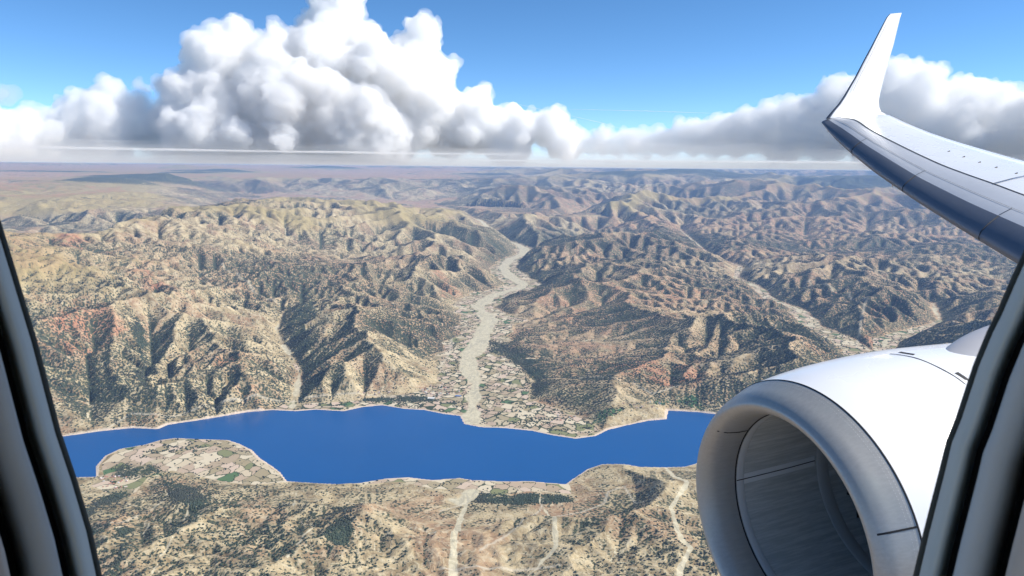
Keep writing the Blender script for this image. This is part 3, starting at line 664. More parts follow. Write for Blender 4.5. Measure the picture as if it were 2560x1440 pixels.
def ang_of(px,py,x,rf):
    """angle about the axis of the pixel's ray where it meets the surface ring nearest"""
    best=None
    for q in np.linspace(0,2*math.pi,720,endpoint=False):
        P=E0+AFT*x+rf(x)*(math.cos(q)*UPA+math.sin(q)*_a)-CAM_P
        z=P.dot(CF); X=1280+F_PX*P.dot(CX)/z; Y=720-F_PX*P.dot(CU)/z
        d=(X-px)**2+(Y-py)**2
        if best is None or d<best[0]: best=(d,q)
    return best[1]
q1=ang_of(2290,1318,.22,LO); strip('lip_seam',q1,.025,.236,LO,.012,M_LINE,lip)
q2=ang_of(1868,1075,.28,LI)
strip('lip_seam',q2,.03,.286,LI,.012,M_LINE,lip,lift=-.003)
q3=ang_of(1842,1200,.3,LINR)
strip('liner_seam_band',q3,.37,1.1,LINR,.085,simple('liner_strap',(.7,.73,.74),.4,metal=.1),liner,lift=-.003)
strip('liner_seam',q3,.30,1.1,LINR,.008,M_LINE,liner,lift=-.0065)
# rivet rows on the lip
rv=[];rf_=[]
for row,x in enumerate((.19,.212)):
    for i in range(330):
        q=2*math.pi*(i+.5*row)/330; r=LO(x)+.0008; c=E0+AFT*x+r*(math.cos(q)*UPA+math.sin(q)*_a)
        tn=(-math.sin(q)*UPA+math.cos(q)*_a); b=len(rv)
        for k in range(6):
            w_=k*math.pi/3; rv.append(c+.0022*(math.cos(w_)*tn+math.sin(w_)*AFT))
        rv.append(c+.0012*(math.cos(q)*UPA+math.sin(q)*_a))
        rf_+=[(b+k,b+(k+1)%6,b+6) for k in range(6)]
part('rivet_rows',rv,rf_,simple('rivet_metal',(.62,.62,.62),.5,metal=.3),lip)
# fan and spinner
fv=[];ff=[]
for i in range(24):
    q0=2*math.pi*i/24
    b=len(fv)
    for k in range(7):
        r=.24+.5*k/6; tw=math.radians(25+35*k/6); q=q0+.12*(k/6)**2
        c=E0+AFT*1.42+r*(math.cos(q)*UPA+math.sin(q)*_a); tn=(-math.sin(q)*UPA+math.cos(q)*_a)
        w_=.07+.04*k/6
        for s in (-1,1): fv.append(c+s*w_*(math.sin(tw)*tn+math.cos(tw)*AFT))
    ff+=[(b+2*k,b+2*k+1,b+2*k+3,b+2*k+2) for k in range(6)]
part('fan',fv,ff,M_FAN)
revolve('spinner',[(.95,.002),(1.0,.06),(1.1,.14),(1.2,.2),(1.28,.24),(1.3,.245)],M_FAN,plane,48)
revolve('fan_duct_wall',[(1.56,.77),(1.57,.3),(1.57,.01)],simple('duct_black',(.006,.006,.008),.9),plane,64)
# cowl panel gap, vents
CR=prof_r([tuple(p) for p in spline(COWL,6)])
def cowl_pt(px,py,lift=.004):
    """where the pixel's ray meets the cowl"""
    d=ray(px,py); d=d/np.linalg.norm(d)
    prev=None
    for t in np.arange(3.,9,.01):
        P=CAM_P+d*t; x=(P-E0).dot(AFT); rr=np.linalg.norm(P-E0-AFT*x)
        if .2<x<3.8 and rr<CR(x)+lift:
            return P
    return None
def decal(name,pts,wd,mat,parent=None,pt=cowl_pt,ref=None):
    P=[pt(*p) for p in pts]; P=[p for p in P if p is not None]
    if len(P)<2: return None
    P=spline(P,4) if len(P)>2 else P
    V=[]
    for i,p in enumerate(P):
        t=P[min(i+1,len(P)-1)]-P[max(i-1,0)]; t/=np.linalg.norm(t)
        nrm=(p-E0)-AFT*(p-E0).dot(AFT) if ref is None else ref; nrm=nrm/np.linalg.norm(nrm)
        s=np.cross(t,nrm); s/=np.linalg.norm(s)
        V+=[p-s*wd/2,p+s*wd/2]
    return part(name,V,grid_faces(len(P),2),mat,parent or plane)
decal('cowl_gap',[(2225,884),(2260,888),(2300,898),(2350,920),(2390,943),(2420,966),(2470,1005),(2510,1050)],.012,M_LINE,cowl)
decal('vent_slot',[(2249,880),(2266,883),(2286,886)],.035,M_LINE,cowl)
decal('vent_slot',[(2391,931),(2408,942),(2424,954)],.035,M_LINE,cowl)
# pylon fairing rising aft of the cowl
pv=[];npx=24;npr=16
PB=cowl_pt(2345,888,0.0)
xb=(PB-E0).dot(AFT)
def pylon_pt(x,q):
    s=x-xb; hgt=.42*(1-math.exp(-max(s,0)*1.15))*1.0; wid=.34*(1-math.exp(-max(s,0)*2.2))
    return E0+AFT*x+UPA*(CR(min(x,3.6))*.93+hgt*math.sin(q))+_a*(wid*math.cos(q))
for i in range(npx):
    x=xb-.0+3.0*(i/(npx-1))**1.5
    for j in range(npr):
        pv.append(pylon_pt(x,math.pi*j/(npr-1)*1.5-math.pi*.25))
part('engine_pylon',pv,grid_faces(npx,npr),M_PYL)
# ---- wing from its span lines; each pixel's ray is met with the vertical plane of that line in plan
def plan_pt(px,py,a0,t):
    d=ray(px,py); A_=d.dot(AFT);O_=d.dot(OUT); return CAM_P+d*(a0/(A_-t*O_))
d=ray(2054,307); s_=15.6/d.dot(OUT); SWP=math.tan(math.radians(27.)); A_TIP=s_*d.dot(AFT); A0=A_TIP-SWP*15.6
def line(pts,a0,t,n,o0=3.2,o1=15.6,tip=None):
    P=[plan_pt(x,y,a0,t) for x,y in pts]
    if tip is not None: P=[tip]+[p for p in P if (p-CAM_P).dot(OUT)<15.2]
    O=np.array([(p-CAM_P).dot(OUT) for p in P]); P=np.array(P); k=np.argsort(O)
    O=O[k];P=P[k]; so=np.linspace(0,1,n)**.8*(o1-o0)+o0
    return so,np.stack([np.interp(so,O,P[:,i]) for i in range(3)],1)
def smooth_line(q,it=3):
    for _ in range(it): q[1:-1]=.25*q[:-2]+.5*q[1:-1]+.25*q[2:]
    return q
NS=60
LEb=[(2054,307),(2085,345),(2122,379),(2183,429),(2232,463),(2290,503),(2402,574),(2475,618),(2531,652),(2760,790),(3200,1050),(4200,1640)]
CRE=[(2079,294),(2115,327),(2164,362),(2232,404),(2300,445),(2426,508),(2560,567),(2900,720),(3600,1030),(4800,1560)]
SLT=[(2140,298),(2164,319),(2212,345),(2280,379),(2353,413),(2426,440),(2485,460),(2560,489),(2800,570),(3300,740),(4800,1240)]
REA=[(2200,287),(2242,313),(2305,336),(2378,362),(2560,412),(2800,475),(3300,600),(4800,950)]
TRE=[(2219,283),(2271,309),(2344,338),(2420,362),(2560,402),(2800,462),(3300,585),(4800,930)]
o_,L0=line(LEb,A0,SWP,NS)
TIP0=L0[-1]
_,L1=line(CRE,A0+.22+.024*15.6,SWP-.024,NS,tip=TIP0+AFT*.2+UPA*.09); _,L2=line(SLT,A0+.62+.085*15.6,SWP-.085,NS,tip=TIP0+AFT*.55+UPA*.12)
_,L3=line(TRE,A0+SWP*15.6+1.62-.19*15.6,.19,NS,tip=TIP0+AFT*1.62+UPA*.12)
_tp=np.linspace(0,1,NS)[:,None]
L0,L1,L2,L3=[smooth_line(q) for q in (L0,L1,L2,L3)]
def wing_section(i):
    a,b,c,e=L0[i],L1[i],L2[i],L3[i]
    sec=[]
    fwd=-AFT; dn=-UPA
    h=np.linalg.norm(b-a)
    sec.append(a+ (AFT*.30+dn*.05)*min(1,h*1.6))          # under the nose
    sec.append(a)
    for t in (.2,.4,.6,.8): sec.append(a+(b-a)*t+fwd*h*.42*math.sin(math.pi*(t**.85))*.6+UPA*0)
    sec.append(b)
    for t in (.33,.66): sec.append(b+(c-b)*t+UPA*.02*math.sin(math.pi*t))
    sec.append(c)
    for t in (.25,.5,.75): sec.append(c+(e-c)*t+UPA*.05*math.sin(math.pi*t)*(1-t*.3))
    sec.append(e)
    ch=np.linalg.norm(e-a)
    for t in (.15,.35,.55,.75,.9): 
        p=e+(a+(AFT*.30+dn*.05)*min(1,h*1.6)-e)*t; sec.append(p+dn*ch*.05*math.sin(math.pi*t))
    return sec
S=[wing_section(i) for i in range(NS)]; nc=len(S[0])
V=[p for s in S for p in s]
f_all=grid_faces(NS,nc,True)
wing=part('wing',V,f_all+[tuple(range((NS-1)*nc,NS*nc))],M_PAINT)
me=wing.data; me.materials.append(M_EDGE); me.materials.append(M_SLAT)
for p in me.polygons:
    if len(p.vertices)!=4: p.material_index=1; continue
    j=min(v%nc for v in p.vertices); jj=sorted(set(v%nc for v in p.vertices))
    if jj==[0,nc-1]: p.material_index=0; continue
    p.material_index=1 if j<6 else (2 if j<9 else 0)
    if j<1: p.material_index=2
def wing_curve(fr,lift=.004):
    """points on the wing skin, fr = (section fraction, column float)"""
    out=[]
    for a,b in fr:
        i=min(max(a*(NS-1),0),NS-1.001); i0=int(i); j0=int(b); q=b-j0
        p=(1-(i-i0))*(S[i0][j0]*(1-q)+S[i0][min(j0+1,nc-1)]*q)+(i-i0)*(S[i0+1][j0]*(1-q)+S[i0+1][min(j0+1,nc-1)]*q)
        out.append(p)
    return out
def gap(name,fr,wd,nrm,mat=M_LINE,off=.006,parent=wing):
    P=[p+nrm*off for p in wing_curve(fr)]; V=[]
    for i,p in enumerate(P):
        t=P[min(i+1,len(P)-1)]-P[max(i-1,0)]; t/=np.linalg.norm(t); s=np.cross(t,nrm); s/=np.linalg.norm(s); V+=[p-s*wd/2,p+s*wd/2]
    return part(name,V,grid_faces(len(P),2),mat,parent)
ls=np.linspace(0,.985,70)
gap('slat_gap',[(a,9.02) for a in ls],.035,UPA)
gap('skin_joint',[(a,7.1) for a in ls],.008,UPA,off=.012)
gap('flap_joint',[(a,12.75) for a in np.linspace(0,.97,60)],.03,UPA,off=.02)
gap('tip_joint',[(.965,b) for b in np.linspace(9.1,12.8,12)],.012,UPA,off=.02)
# slat ends, found from where they cross the crease in the picture
def frac_at(px,pts_line):
    X=[]
    for i in range(NS):
        P=pts_line[i]-CAM_P; z=P.dot(CF); X.append(1280+F_PX*P.dot(CX)/z)
    return float(np.interp(px,X[::-1],np.linspace(0,1,NS)[::-1])) 
for px in (2153,2290,2497):
    fr=frac_at(px,L1)
    nf=(-AFT*.8+UPA*.2+(-OUT)*.5); nf/=np.linalg.norm(nf)
    gap('slat_end',[(fr,b) for b in np.linspace(1.2,6,9)],.016,nf,off=.012)
    gap('slat_end',[(fr,b) for b in np.linspace(6,7.1,4)],.014,UPA,off=.013)
fr=frac_at(2485,L2)
gap('spoiler_gap',[(fr-.0+.02*k,9.0+k*2.5) for k in np.linspace(0,1,12)],.03,UPA,off=.02)
# small vortex posts and marks on the skin
for px in (2377,2415,2455,2497,2548):
    fr=frac_at(px,L2*.55+L3*.45)
    P=wing_curve([(fr,10.6)])[0]+UPA*.0
    V=[];u=AFT*.06;v=OUT*.008;h=UPA*.022
    for a_ in (0,1):
        for b_ in (-1,1):
            V+=[P+u*a_+v*b_-UPA*.02,P+u*a_+v*b_+h*(.4+.6*a_)]
    part('vortex_tab',V,[(0,1,3,2),(4,6,7,5),(0,4,5,1),(2,3,7,6),(1,5,7,3)],M_LINE,wing,False)
for px in (2068,2129,2228):
    fr=frac_at(px,L0); P=wing_curve([(fr,1.0)])[0]
    V=[P,P-UPA*.07+AFT*.03,P+AFT*.06,P-OUT*.02,P-UPA*.07+AFT*.03-OUT*.02,P+AFT*.06-OUT*.02]
    part('drain_mast',V,[(0,1,2),(3,5,4),(0,3,4,1),(1,4,5,2),(2,5,3,0)],M_SLAT,wing,False)
# ---- winglet
tipP=L1[-1]; u_tip=(tipP-CAM_P).dot(UPA); o_tip=15.62
def wl_pt(px,py,k=.28):
    d=ray(px,py); uu=d.dot(UPA);oo=d.dot(OUT)       # o = o_tip + k*max(u-u_tip,0)
    s=(o_tip-k*u_tip)/(oo-k*uu); return CAM_P+d*s
WL=[((2064,297),(2219,286)),((2071,288),(2212,284)),((2080,277),(2203,280)),((2094,262),(2198,268)),((2108,242),(2197,252)),((2122,218),(2201,232)),((2137,193),(2209,200)),((2159,151),(2221,155)),((2180,112),(2234,112)),((2203,68),(2245,66)),((2216,44),(2251,42)),((2224,35),(2254,32))]
V=[];nw=14
wn=np.cross(AFT,UPA*1.0+OUT*.28); wn/=np.linalg.norm(wn)
if wn.dot(OUT)>0: wn=-wn            # towards the fuselage
for (l,t) in WL:
    a=wl_pt(*l);b=wl_pt(*t); ch=np.linalg.norm(b-a)
    for j in range(nw):
        q=2*math.pi*j/nw; x=.5-.5*math.cos(q); th=.11*ch*1.4845*(.2969*math.sqrt(max(x,0))-.126*x-.3516*x*x+.2843*x**3-.1015*x**4)*4*.5
        V.append(a+(b-a)*x+wn*(th if q<=math.pi else -th))
wl=part('winglet',V,grid_faces(len(WL),nw,True)+[tuple(range((len(WL)-1)*nw,len(WL)*nw))],M_PAINT)
wl.data.materials.append(simple('winglet_edge_metal',(.3,.31,.33),.3,metal=.7))
for p in wl.data.polygons:
    if len(p.vertices)==4:
        js=sorted(set(v%nw for v in p.vertices))
        if js in ([0,1],[0,nw-1]): p.material_index=1
def wl_line(pts,name,wd):
    P=[wl_pt(*p)+wn*.075 for p in pts];V=[]
    for i,p in enumerate(P):
        t=P[min(i+1,len(P)-1)]-P[max(i-1,0)];t/=np.linalg.norm(t);s=np.cross(t,wn);V+=[p-s*wd/2,p+s*wd/2]
    part(name,V,grid_faces(len(P),2),M_LINE,wl)
wl_line([(2127,230),(2145,192),(2168,148),(2190,103),(2217,50)],'edge_joint',.008)
tf=part('tip_fairing',[L3[-1]+v for v in (AFT*-.5+UPA*.03,AFT*.35+UPA*.02,AFT*.35-UPA*.03,AFT*-.5-UPA*.06,AFT*-.5+UPA*.03-OUT*.08,AFT*.3-OUT*.04,AFT*.3-OUT*.04-UPA*.03,AFT*-.5-UPA*.06-OUT*.08)],[(0,1,2,3),(4,7,6,5),(0,4,5,1),(1,5,6,2),(2,6,7,3)],M_PAINT,wing,False)
# ---- cabin window surround
WIN=[(255,1440),(229,1323),(192,1199),(151,1076),(93,853),(46,698),(12,587),(-40,420),(-90,200),(-120,-50),(-110,-280),(-40,-470),(120,-620),(400,-720),(1280,-760),(2200,-720),(2500,-620),(2660,-470),(2730,-280),(2740,-50),(2715,200),(2640,430),(2562,622),(2530,692),(2492,780),(2469,826),(2433,913),(2391,1041),(2366,1103),(2350,1170),(2309,1330),(2283,1440),(2250,1580),(2190,1740),(2060,1900),(1850,2000),(1280,2060),(700,2000),(480,1900),(350,1740),(295,1600)]
WP=np.array(WIN,float); ctr=np.array([1280,600.])
nW=len(WP)
def offset_ring(off):
    out=[]
    for i in range(nW):
        t=WP[(i+1)%nW]-WP[i-1]; n=np.array([t[1],-t[0]])/np.linalg.norm(t)
        if n.dot(WP[i]-ctr)<0:n=-n
        out.append(WP[i]+n*off)
    return out
def sweep(name,prof,mat,parent=None):
    V=[]
    for off,dep in prof:
        for p in offset_ring(off):
            yy=(p[1]-720)/F_PX; d=dep*(1+.10*yy)      # the cabin wall leans in towards its top
            V.append(CAM_P+ray(*p)*d)
    o=part(name,V,grid_faces(len(prof),nW,True),mat,parent or win)
    return o
M_SEAL=simple('black_window_seal',(.03,.038,.033),.75)
M_REV=simple('grey_green_window_reveal',(.50,.56,.54),.8,spot=.05,bump=(.1,900,.0004),scale=30)
M_GRV=simple('window_groove_black',(.006,.006,.008),.9)
M_TRIM=simple('blue_grey_cabin_trim',(.50,.55,.56),.85,spot=.05,bump=(.25,1500,.0004),scale=40)
win=subempty('cabin_window')
sweep('window_seal',[(-1,.47),(0,.455),(15,.45),(16,.47)],M_SEAL)
sweep('window_reveal',[(14,.452),(16,.445),(28,.435),(40,.428),(52,.426),(62,.432),(72,.452),(80,.48)],M_REV)
sweep('shade_groove',[(58,.50),(84,.50),(99,.50),(112,.47)],M_GRV)
sweep('window_trim',[(100,.475),(96,.43),(97,.418),(101,.412),(130,.408),(158,.406),(176,.411),(190,.425),(205,.45)],M_TRIM)
sweep('shade_track',[(190,.455),(222,.455),(236,.40)],M_GRV)
sweep('cabin_wall_panel',[(232,.43),(224,.392),(226,.38),(238,.372),(300,.365),(600,.36),(1400,.36),(3000,.37)],simple('cabin_wall_grey',(.5,.47,.42),.9,scale=20))

def pane():
    k=NT('cabin_window_acrylic'); t=k.t; tc=k.n('TexCoord').outputs['Object']
    v=k.n('TexVoronoi',{'Vector':tc,'Scale':46.}); r=k.n('SeparateColor',{0:v.outputs['Color']}).outputs
    n=k.noise(tc,160,2); d=k.math('ADD',v.outputs['Distance'],k.math('MULTIPLY',n,.09))
    size=k.math('MULTIPLY_ADD',r[1],.06,.05)
    f=k.math('MULTIPLY',k.math('MULTIPLY',k.math('LESS_THAN',d,size),k.math('GREATER_THAN',r[0],.55)),.22)
    k.b.inputs['Base Color'].default_value=(.05,.07,.1,1); k.b.inputs['Roughness'].default_value=.6
    tr=k.n('BsdfTransparent'); tr.inputs[0].default_value=(.995,.998,1,1)
    mx=k.n('MixShader'); k.put(mx.inputs[0],f); t.links.new(tr.outputs[0],mx.inputs[1]); t.links.new(k.b.outputs[0],mx.inputs[2]); t.links.new(mx.outputs[0],k.o.inputs['Surface'])
    V=[]
    for q in (.0,.35,.7,1.0):
        for p in offset_ring(8):
            c=ctr+(p-ctr)*q if q>0 else ctr; yy=(c[1]-720)/F_PX; V.append(CAM_P+ray(*c)*(.462*(1+.10*yy)))
    part('window_pane',V,grid_faces(4,nW,True),k.m,win)
pane()

def sun_block_box(name,a,b,mat):
    (x0,y0,z0),(x1,y1,z1)=a,b; P=[(x0,y0,z0),(x1,y0,z0),(x1,y1,z0),(x0,y1,z0),(x0,y0,z1),(x1,y0,z1),(x1,y1,z1),(x0,y1,z1)]
    part(name,C2W(P),[(0,3,2,1),(4,5,6,7),(0,1,5,4),(1,2,6,5),(2,3,7,6),(3,0,4,7)],mat,plane,False)
M_CAB=simple('pale_sun_block',(.5,.49,.46),.85,scale=4)
sun_block_box('sun_block_ceiling',(-3.,.86,-.36),(1.5,.9,3.2),M_CAB)  # unseen slab added overhead to keep sun off the window surround
sun_block_box('sun_block_bulkhead',(1.18,-1.6,-.36),(1.22,.85,3.2),M_CAB)  # unseen panel added on the sun side to block sun along the wall
# ---------------------------------------------------------------- clouds
def cloud_mat(dens,nm='cumulus_vapour',col=(.935,.944,.964)):
    m=bpy.data.materials.new(nm); m.use_nodes=True; t=m.node_tree; t.nodes.clear()
    v=t.nodes.new('ShaderNodeVolumeScatter'); v.inputs['Color'].default_value=(*col,1); v.inputs['Density'].default_value=dens; v.inputs['Anisotropy'].default_value=.0
    u=t.nodes.new('ShaderNodeOutputMaterial'); t.links.new(v.outputs[0],u.inputs['Volume']); return m
_ico={}
def ico(n=3):
    if n not in _ico:
        bm=bmesh.new(); bmesh.ops.create_icosphere(bm,subdivisions=n,radius=1); bm.verts.ensure_lookup_table()
        _ico[n]=(np.array([v.co[:] for v in bm.verts]),np.array([[v.index for v in f.verts] for f in bm.faces])); bm.free()
    return _ico[n]
def biggest(me):
    """drop small loose shells left inside by the remesh"""
    nv=len(me.vertices); E=np.empty(len(me.edges)*2,np.int32); me.edges.foreach_get('vertices',E); E=E.reshape(-1,2)
    lab=np.arange(nv)
    for _ in range(400):
        m_=np.minimum(lab[E[:,0]],lab[E[:,1]]); nl=lab.copy(); np.minimum.at(nl,E[:,0],m_); np.minimum.at(nl,E[:,1],m_); nl=nl[nl]; nl=nl[nl]
        if np.array_equal(nl,lab): break
        lab=nl
    u,c=np.unique(lab,return_counts=True); keep=np.isin(lab,u[c>=max(60,c.max()*.02)])
    if keep.all(): return me
    co=np.empty(nv*3,np.float32); me.vertices.foreach_get('co',co); co=co.reshape(-1,3); mp=np.cumsum(keep)-1
    lt=np.empty(len(me.polygons),np.int32); me.polygons.foreach_get('loop_total',lt); lv_=np.empty(len(me.loops),np.int32); me.loops.foreach_get('vertex_index',lv_)
    out=[]
    if (lt==4).all(): q=lv_.reshape(-1,4); out=mp[q[keep[q[:,0]]]]; return fast_mesh(me.name,co[keep],out)
    return me
def cloud(name,label,blobs,dist,seed,mat,voxel=170.,kids=(7,6,3),disp=(700,2500,480,900,260,400),base_z=CAM_Z+60,grp='clouds standing along the horizon'):
    """blobs: (px,py,radius px, depth offset in radii)"""
    rng=np.random.RandomState(seed); S=[]
    for bx,by,br,bo in blobs:
        d=ray(bx,by-max(0,(by-250))*.0); d=d/np.hypot(d[0],d[1]); r=br/F_PX*dist*.94
        c=CAM_P+d*(dist+bo*r); S.append((c,r,0))
    n0=len(S)
    for lev,k in enumerate(kids):
        new=[]
        for c,r,l in S:
            if l!=lev: continue
            for _ in range(k):
                v=rng.normal(size=3); v[1]-=.5; v[2]+=.35; v/=np.linalg.norm(v)
                rr=r*rng.uniform(.3,.52); new.append((c+v*(r*1.0-rr*.25)*rng.uniform(.85,1.02),rr,lev+1))
        S+=new
    V=[];Fc=[];k=0
    for (c,r,l) in S:
        iv,iff=ico(3 if l<2 else 2); V.append(iv*r*np.array([1,1,.94])+c); Fc.append(iff+k); k+=len(iv)
    V=np.concatenate(V);Fc=np.concatenate(Fc)
    ctr=V.mean(0); ctr[2]=base_z
    me=fast_mesh(name,V-ctr,Fc); o=obj(name,me); o.location=tuple(ctr)
    rm=o.modifiers.new('r','REMESH'); rm.mode='VOXEL'; rm.voxel_size=voxel
    for i in range(0,len(disp),2):
        tx=bpy.data.textures.new('puff','CLOUDS'); tx.noise_scale=disp[i+1]; tx.noise_depth=2; tx.cloud_type='GRAYSCALE'
        dm=o.modifiers.new('d','DISPLACE'); dm.texture=tx; dm.strength=disp[i]*2; dm.mid_level=.5; dm.texture_coords='LOCAL'
    r2=o.modifiers.new('r2','REMESH'); r2.mode='VOXEL'; r2.voxel_size=voxel*.95
    dg=bpy.context.evaluated_depsgraph_get(); ev=o.evaluated_get(dg); nm=bpy.data.meshes.new_from_object(ev)
    nm=biggest(nm); o.modifiers.clear(); old=o.data; o.data=nm; bpy.data.meshes.remove(old); nm.name=name
    co=np.empty(len(nm.vertices)*3,np.float32); nm.vertices.foreach_get('co',co); co=co.reshape(-1,3)
    if co[:,2].min()<0: co[:,2]=np.where(co[:,2]<0,0+ .02*co[:,2]-co[:,2].min()*.02,co[:,2])
    nm.vertices.foreach_set('co',co.ravel()); nm.polygons.foreach_set('use_smooth',[True]*len(nm.polygons)); nm.update()
    nm.materials.clear(); nm.materials.append(mat)
    tag(o,label,'cloud',grp)
    # thinner vapour round the dense body
    no=np.empty(len(nm.vertices)*3,np.float32); nm.vertices.foreach_get('normal',no); no=no.reshape(-1,3)
    P=co+ctr; k=fbm(P[:,0]+P[:,2]*.7,P[:,1]*.6+P[:,2],1500,4,seed)+fbm(P[:,0]-P[:,2],P[:,1]+P[:,2]*.8,540,2,seed+4)*.6
    q=co+no*(np.clip(230+900*k,20,1150))[:,None]; q[:,2]=np.maximum(q[:,2],-25)
    fm=nm.copy(); fm.vertices.foreach_set('co',q.ravel()); fm.materials.clear(); fm.materials.append(CM2); fm.update()
    f=obj('thin_vapour',fm,o); r3=f.modifiers.new('r3','REMESH'); r3.mode='VOXEL'; r3.voxel_size=voxel*1.3
    f.parent=None; f.location=o.location; dg=bpy.context.evaluated_depsgraph_get(); n2=bpy.data.meshes.new_from_object(f.evaluated_get(dg)); f.modifiers.clear(); n2=biggest(n2)
    n2.name='thin_vapour'; n2.materials.clear(); n2.materials.append(CM2); n2.polygons.foreach_set('use_smooth',[True]*len(n2.polygons)); f.data=n2; f.location=(0,0,0); f.parent=o
    return o
CM=cloud_mat(1/1200.); CM3=cloud_mat(1/2300.,'light_cumulus_vapour'); CM2=cloud_mat(1/3000.,'thin_vapour')
MAIN=[(560,300,125,0),(470,240,55,-.5),(520,130,52,0),(590,120,60,.2),(560,200,85,0),(700,170,70,.2),(690,250,120,-.3),(830,80,75,.5),(850,20,60,.6),(890,110,60,.4),(800,190,100,0),(930,230,130,.2),(860,310,120,-.4),(1060,85,42,.3),(1035,130,48,.2),(1000,150,45,.4),(1075,190,62,.2),(1050,280,100,0),(960,340,90,-.5),(1120,320,80,.2),(1190,260,40,.3),(1200,320,70,.0),(1290,330,60,.1),(1370,320,48,.2),(1400,355,45,0),(690,350,90,-.6),(480,330,70,-.4),(1270,370,50,-.3),(760,90,20,.3),(690,70,18,.3)]
LEFT=[(280,250,38,0),(235,265,42,0),(320,285,48,.2),(200,310,50,0),(130,315,35,.3),(270,330,60,-.4),(370,330,50,.2),(60,320,36,0),(10,320,40,0),(-80,310,60,0),(410,350,40,-.2),(350,245,12,.4),(-200,300,90,0),(60,350,50,-.2),(0,355,50,.1),(120,350,50,0),(200,355,50,.2),(-80,350,70,0)]
RIGHT=[(2240,200,45,.2),(2290,200,38,.3),(2270,270,85,0),(2180,260,60,.2),(2110,235,42,.3),(2130,310,70,0),(2040,280,48,.2),(2050,330,55,-.2),(1960,310,50,.2),(1880,310,40,.2),(1800,318,28,.3),(1840,350,45,-.2),(1740,350,35,.2),(1660,362,28,.2),(1580,360,25,.3),(1500,352,26,.2),(2380,270,62,.2),(2460,240,30,.3),(2470,290,60,.2),(2550,300,65,.1),(2560,345,60,0),(2620,350,60,.2),(2480,350,60,0),(2400,350,60,.2),(2640,310,80,0),(2350,330,80,-.4),(2800,300,110,0),(1960,360,50,-.4),(2200,350,70,-.5)]
RIGHT+=[(x,388-h,h,.1*((x//7)%5-2)) for x,h in ((1440,30),(1475,26),(1510,30),(1545,27),(1580,34),(1615,30),(1650,34),(1690,36),(1730,44),(1770,44),(1810,50),(1860,56),(1910,60),(2000,70),(2080,80))]
grp_s='flat mist and cloud sheets along the horizon'
def grid_faces_(nr,nc): return [(i*nc+j,i*nc+(j+1)%nc,(i+1)*nc+(j+1)%nc,(i+1)*nc+j) for i in range(nr-1) for j in range(nc)]
def sheet(name,label,a0,a1,d0,d1,z0,z1,sd,mat,nx=110,ny=8):
    """flat body of vapour between two ranges: wavy lit top, level base, tapering to nothing at its rim"""
    top=[];bot=[]
    for i in range(nx+1):
        for j in range(ny+1):
            u=i/nx;v=j/ny; a=math.radians(a0+(a1-a0)*u); r=d0+(d1-d0)*v+1800*float(fbm(np.array(u*26.),np.array(v*2.),3.,3,sd))
            e=min(1,4*u,4*(1-u))*math.sin(math.pi*min(max(v,.0),1))**.6
            h=(z1-z0)*e*(.45+.75*float(vnoise(np.array(u*17.),np.array(v*3.),sd+3))+.25*float(vnoise(np.array(u*60.),np.array(v*5.),sd+7)))
            x,y=r*math.sin(a),r*math.cos(a); top.append((x,y,CAM_Z+z0+h+4)); bot.append((x,y,CAM_Z+z0-2-.15*h*(z0>200)))
    n=len(top); w=ny+1; Fc=[]
    for i in range(nx):
        for j in range(ny):
            k=i*w+j; Fc.append((k,k+1,k+w+1,k+w)); Fc.append((n+k,n+k+w,n+k+w+1,n+k+1))
    rim=[i*w for i in range(nx+1)]+[nx*w+j for j in range(1,ny+1)]+[i*w+ny for i in range(nx-1,-1,-1)]+[j for j in range(ny-1,0,-1)]
    for k in range(len(rim)): a,b=rim[k],rim[(k+1)%len(rim)]; Fc.append((a,b,n+b,n+a))
    V=np.array(top+bot); c=V.mean(0); me=mesh(name,V-c,Fc)
    bm=bmesh.new(); bm.from_mesh(me); bmesh.ops.recalc_face_normals(bm,faces=bm.faces); bm.to_mesh(me); bm.free(); o=obj(name,me,None,mat); o.location=tuple(c); tag(o,label,'cloud',grp_s); return o
def all_clouds():
    mm=cloud_mat(1/42000.,'horizon_mist_vapour',(.95,.975,1)); ms=cloud_mat(1/7000.,'stratus_vapour')
    for k,(h,lb) in enumerate(((160,'lowest and densest layer of pale mist lying along the whole horizon'),(330,'second lowest layer of pale mist lying along the whole horizon'),(560,'third layer of pale mist along the horizon, veiling the feet of the clouds'),(850,'fourth layer of pale mist along the horizon, over the feet of the clouds'),(1200,'highest and thinnest layer of pale mist along the horizon'))):
        sheet('horizon_mist',lb,-50,50,91000+1000*k,128000,24+3*k,24+h*3.6,20+k,mm)
    sheet('stratus_cloud','thin bright cloud streak on the horizon from the river valley to the wing',-9,50,92000,112000,860,1090,31,ms)
    sheet('stratus_cloud','thin bright cloud streak low over the mountains at the far left',-52,2,92000,108000,1650,1840,33,ms)
    cloud('cumulus_cloud','towering white cumulus cloud, the tallest, left of centre above the mountains',MAIN,114000,3,CM)
    cloud('cumulus_cloud','low white cumulus cloud with one peak at the far left of the sky',LEFT,118000,5,CM3)
    cloud('cumulus_cloud','long white cumulus cloud rising to the right behind the winglet and wing',RIGHT,117000,8,CM3)
all_clouds()
cloud('cloud_fragment','tiny detached wisp of cloud in the blue gap right of the peaked left cloud',[(345,212,13,0),(368,222,9,.3)],60000,15,CM3,voxel=90.,kids=(4,3),disp=(150,600,80,200),base_z=CAM_Z+1000,grp='loose wisps')
cloud('cloud_fragment','tiny cloud wisp at the far left edge of the sky',[(4,232,13,0),(-14,240,15,.3)],60000,16,CM3,voxel=90.,kids=(4,3),disp=(150,600,80,200),base_z=CAM_Z+1000,grp='loose wisps')
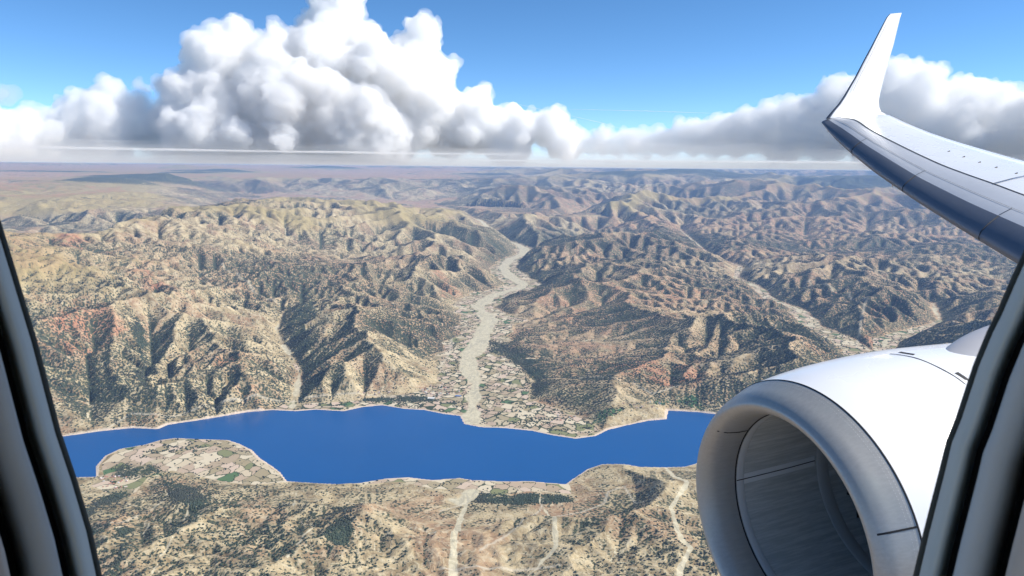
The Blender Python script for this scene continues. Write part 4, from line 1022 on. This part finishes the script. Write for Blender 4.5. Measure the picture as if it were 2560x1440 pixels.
def contrail(label,pts,dist,rad):
    C=[]
    for x,y in pts: d=ray(x,y); d=d/np.hypot(d[0],d[1]); C.append(CAM_P+d*dist)
    C=[c for c in C]; V=[];n=8; out=[]
    for a,b in zip(C[:-1],C[1:]):
        for k in range(12): out.append(a+(b-a)*k/12)
    out.append(C[-1]); m=len(out)
    for i,c in enumerate(out):
        t=out[min(i+1,m-1)]-out[max(i-1,0)]; t/=np.linalg.norm(t); u=np.cross(t,[0,0,1.]); u/=np.linalg.norm(u); v=np.cross(t,u)
        w_=rad*(.25+.75*math.sin(math.pi*(i+.5)/m)**.5)*(.8+.4*float(vnoise(np.array(i*.7),np.array(1.),5)))
        for j in range(n): q=2*math.pi*j/n; V.append(c+w_*(math.cos(q)*u+math.sin(q)*v))
    V=np.array(V); c0=V.mean(0); me=mesh('contrail',V-c0,grid_faces_(m,n)+[tuple(range(n)),tuple(range((m-1)*n,m*n))])
    bm=bmesh.new(); bm.from_mesh(me); bmesh.ops.recalc_face_normals(bm,faces=bm.faces); bm.to_mesh(me); bm.free()
    o=obj('contrail',me,None,MC); o.location=tuple(c0); tag(o,label,'contrail','contrails')
MC=cloud_mat(1/110.,'contrail_vapour')
contrail('long level white contrail across the sky between the tall cloud and the winglet',[(1420,273),(1600,277),(1870,286)],70000,30)
contrail('short white contrail running down from the upper edge of the middle clouds',[(1285,258),(1345,272),(1400,283)],68000,28)
contrail('faint contrail slanting down over the low middle clouds',[(1425,289),(1500,306),(1575,328)],68000,28)
# ---------------------------------------------------------------- haze
def haze():
    bm=bmesh.new(); bmesh.ops.create_cube(bm,size=1); me=bpy.data.meshes.new('haze'); bm.to_mesh(me); bm.free()
    o=obj('haze',me); lo=Vector((-175000,-172000,-43.2)); hi=Vector((175000,172000,CAM_Z+16)); o.location=(lo+hi)/2; o.scale=hi-lo
    m=bpy.data.materials.new('haze_air'); m.use_nodes=True; t=m.node_tree; t.nodes.clear()
    v=t.nodes.new('ShaderNodeVolumePrincipled'); v.inputs['Color'].default_value=(.38,.60,1,1); v.inputs['Density'].default_value=HAZE; v.inputs['Anisotropy'].default_value=.1
    u=t.nodes.new('ShaderNodeOutputMaterial'); t.links.new(v.outputs[0],u.inputs['Volume']); me.materials.append(m)
    tag(o,'thin blue haze in the air over the land','haze',kind='stuff')
HAZE=1.1e-5
haze()
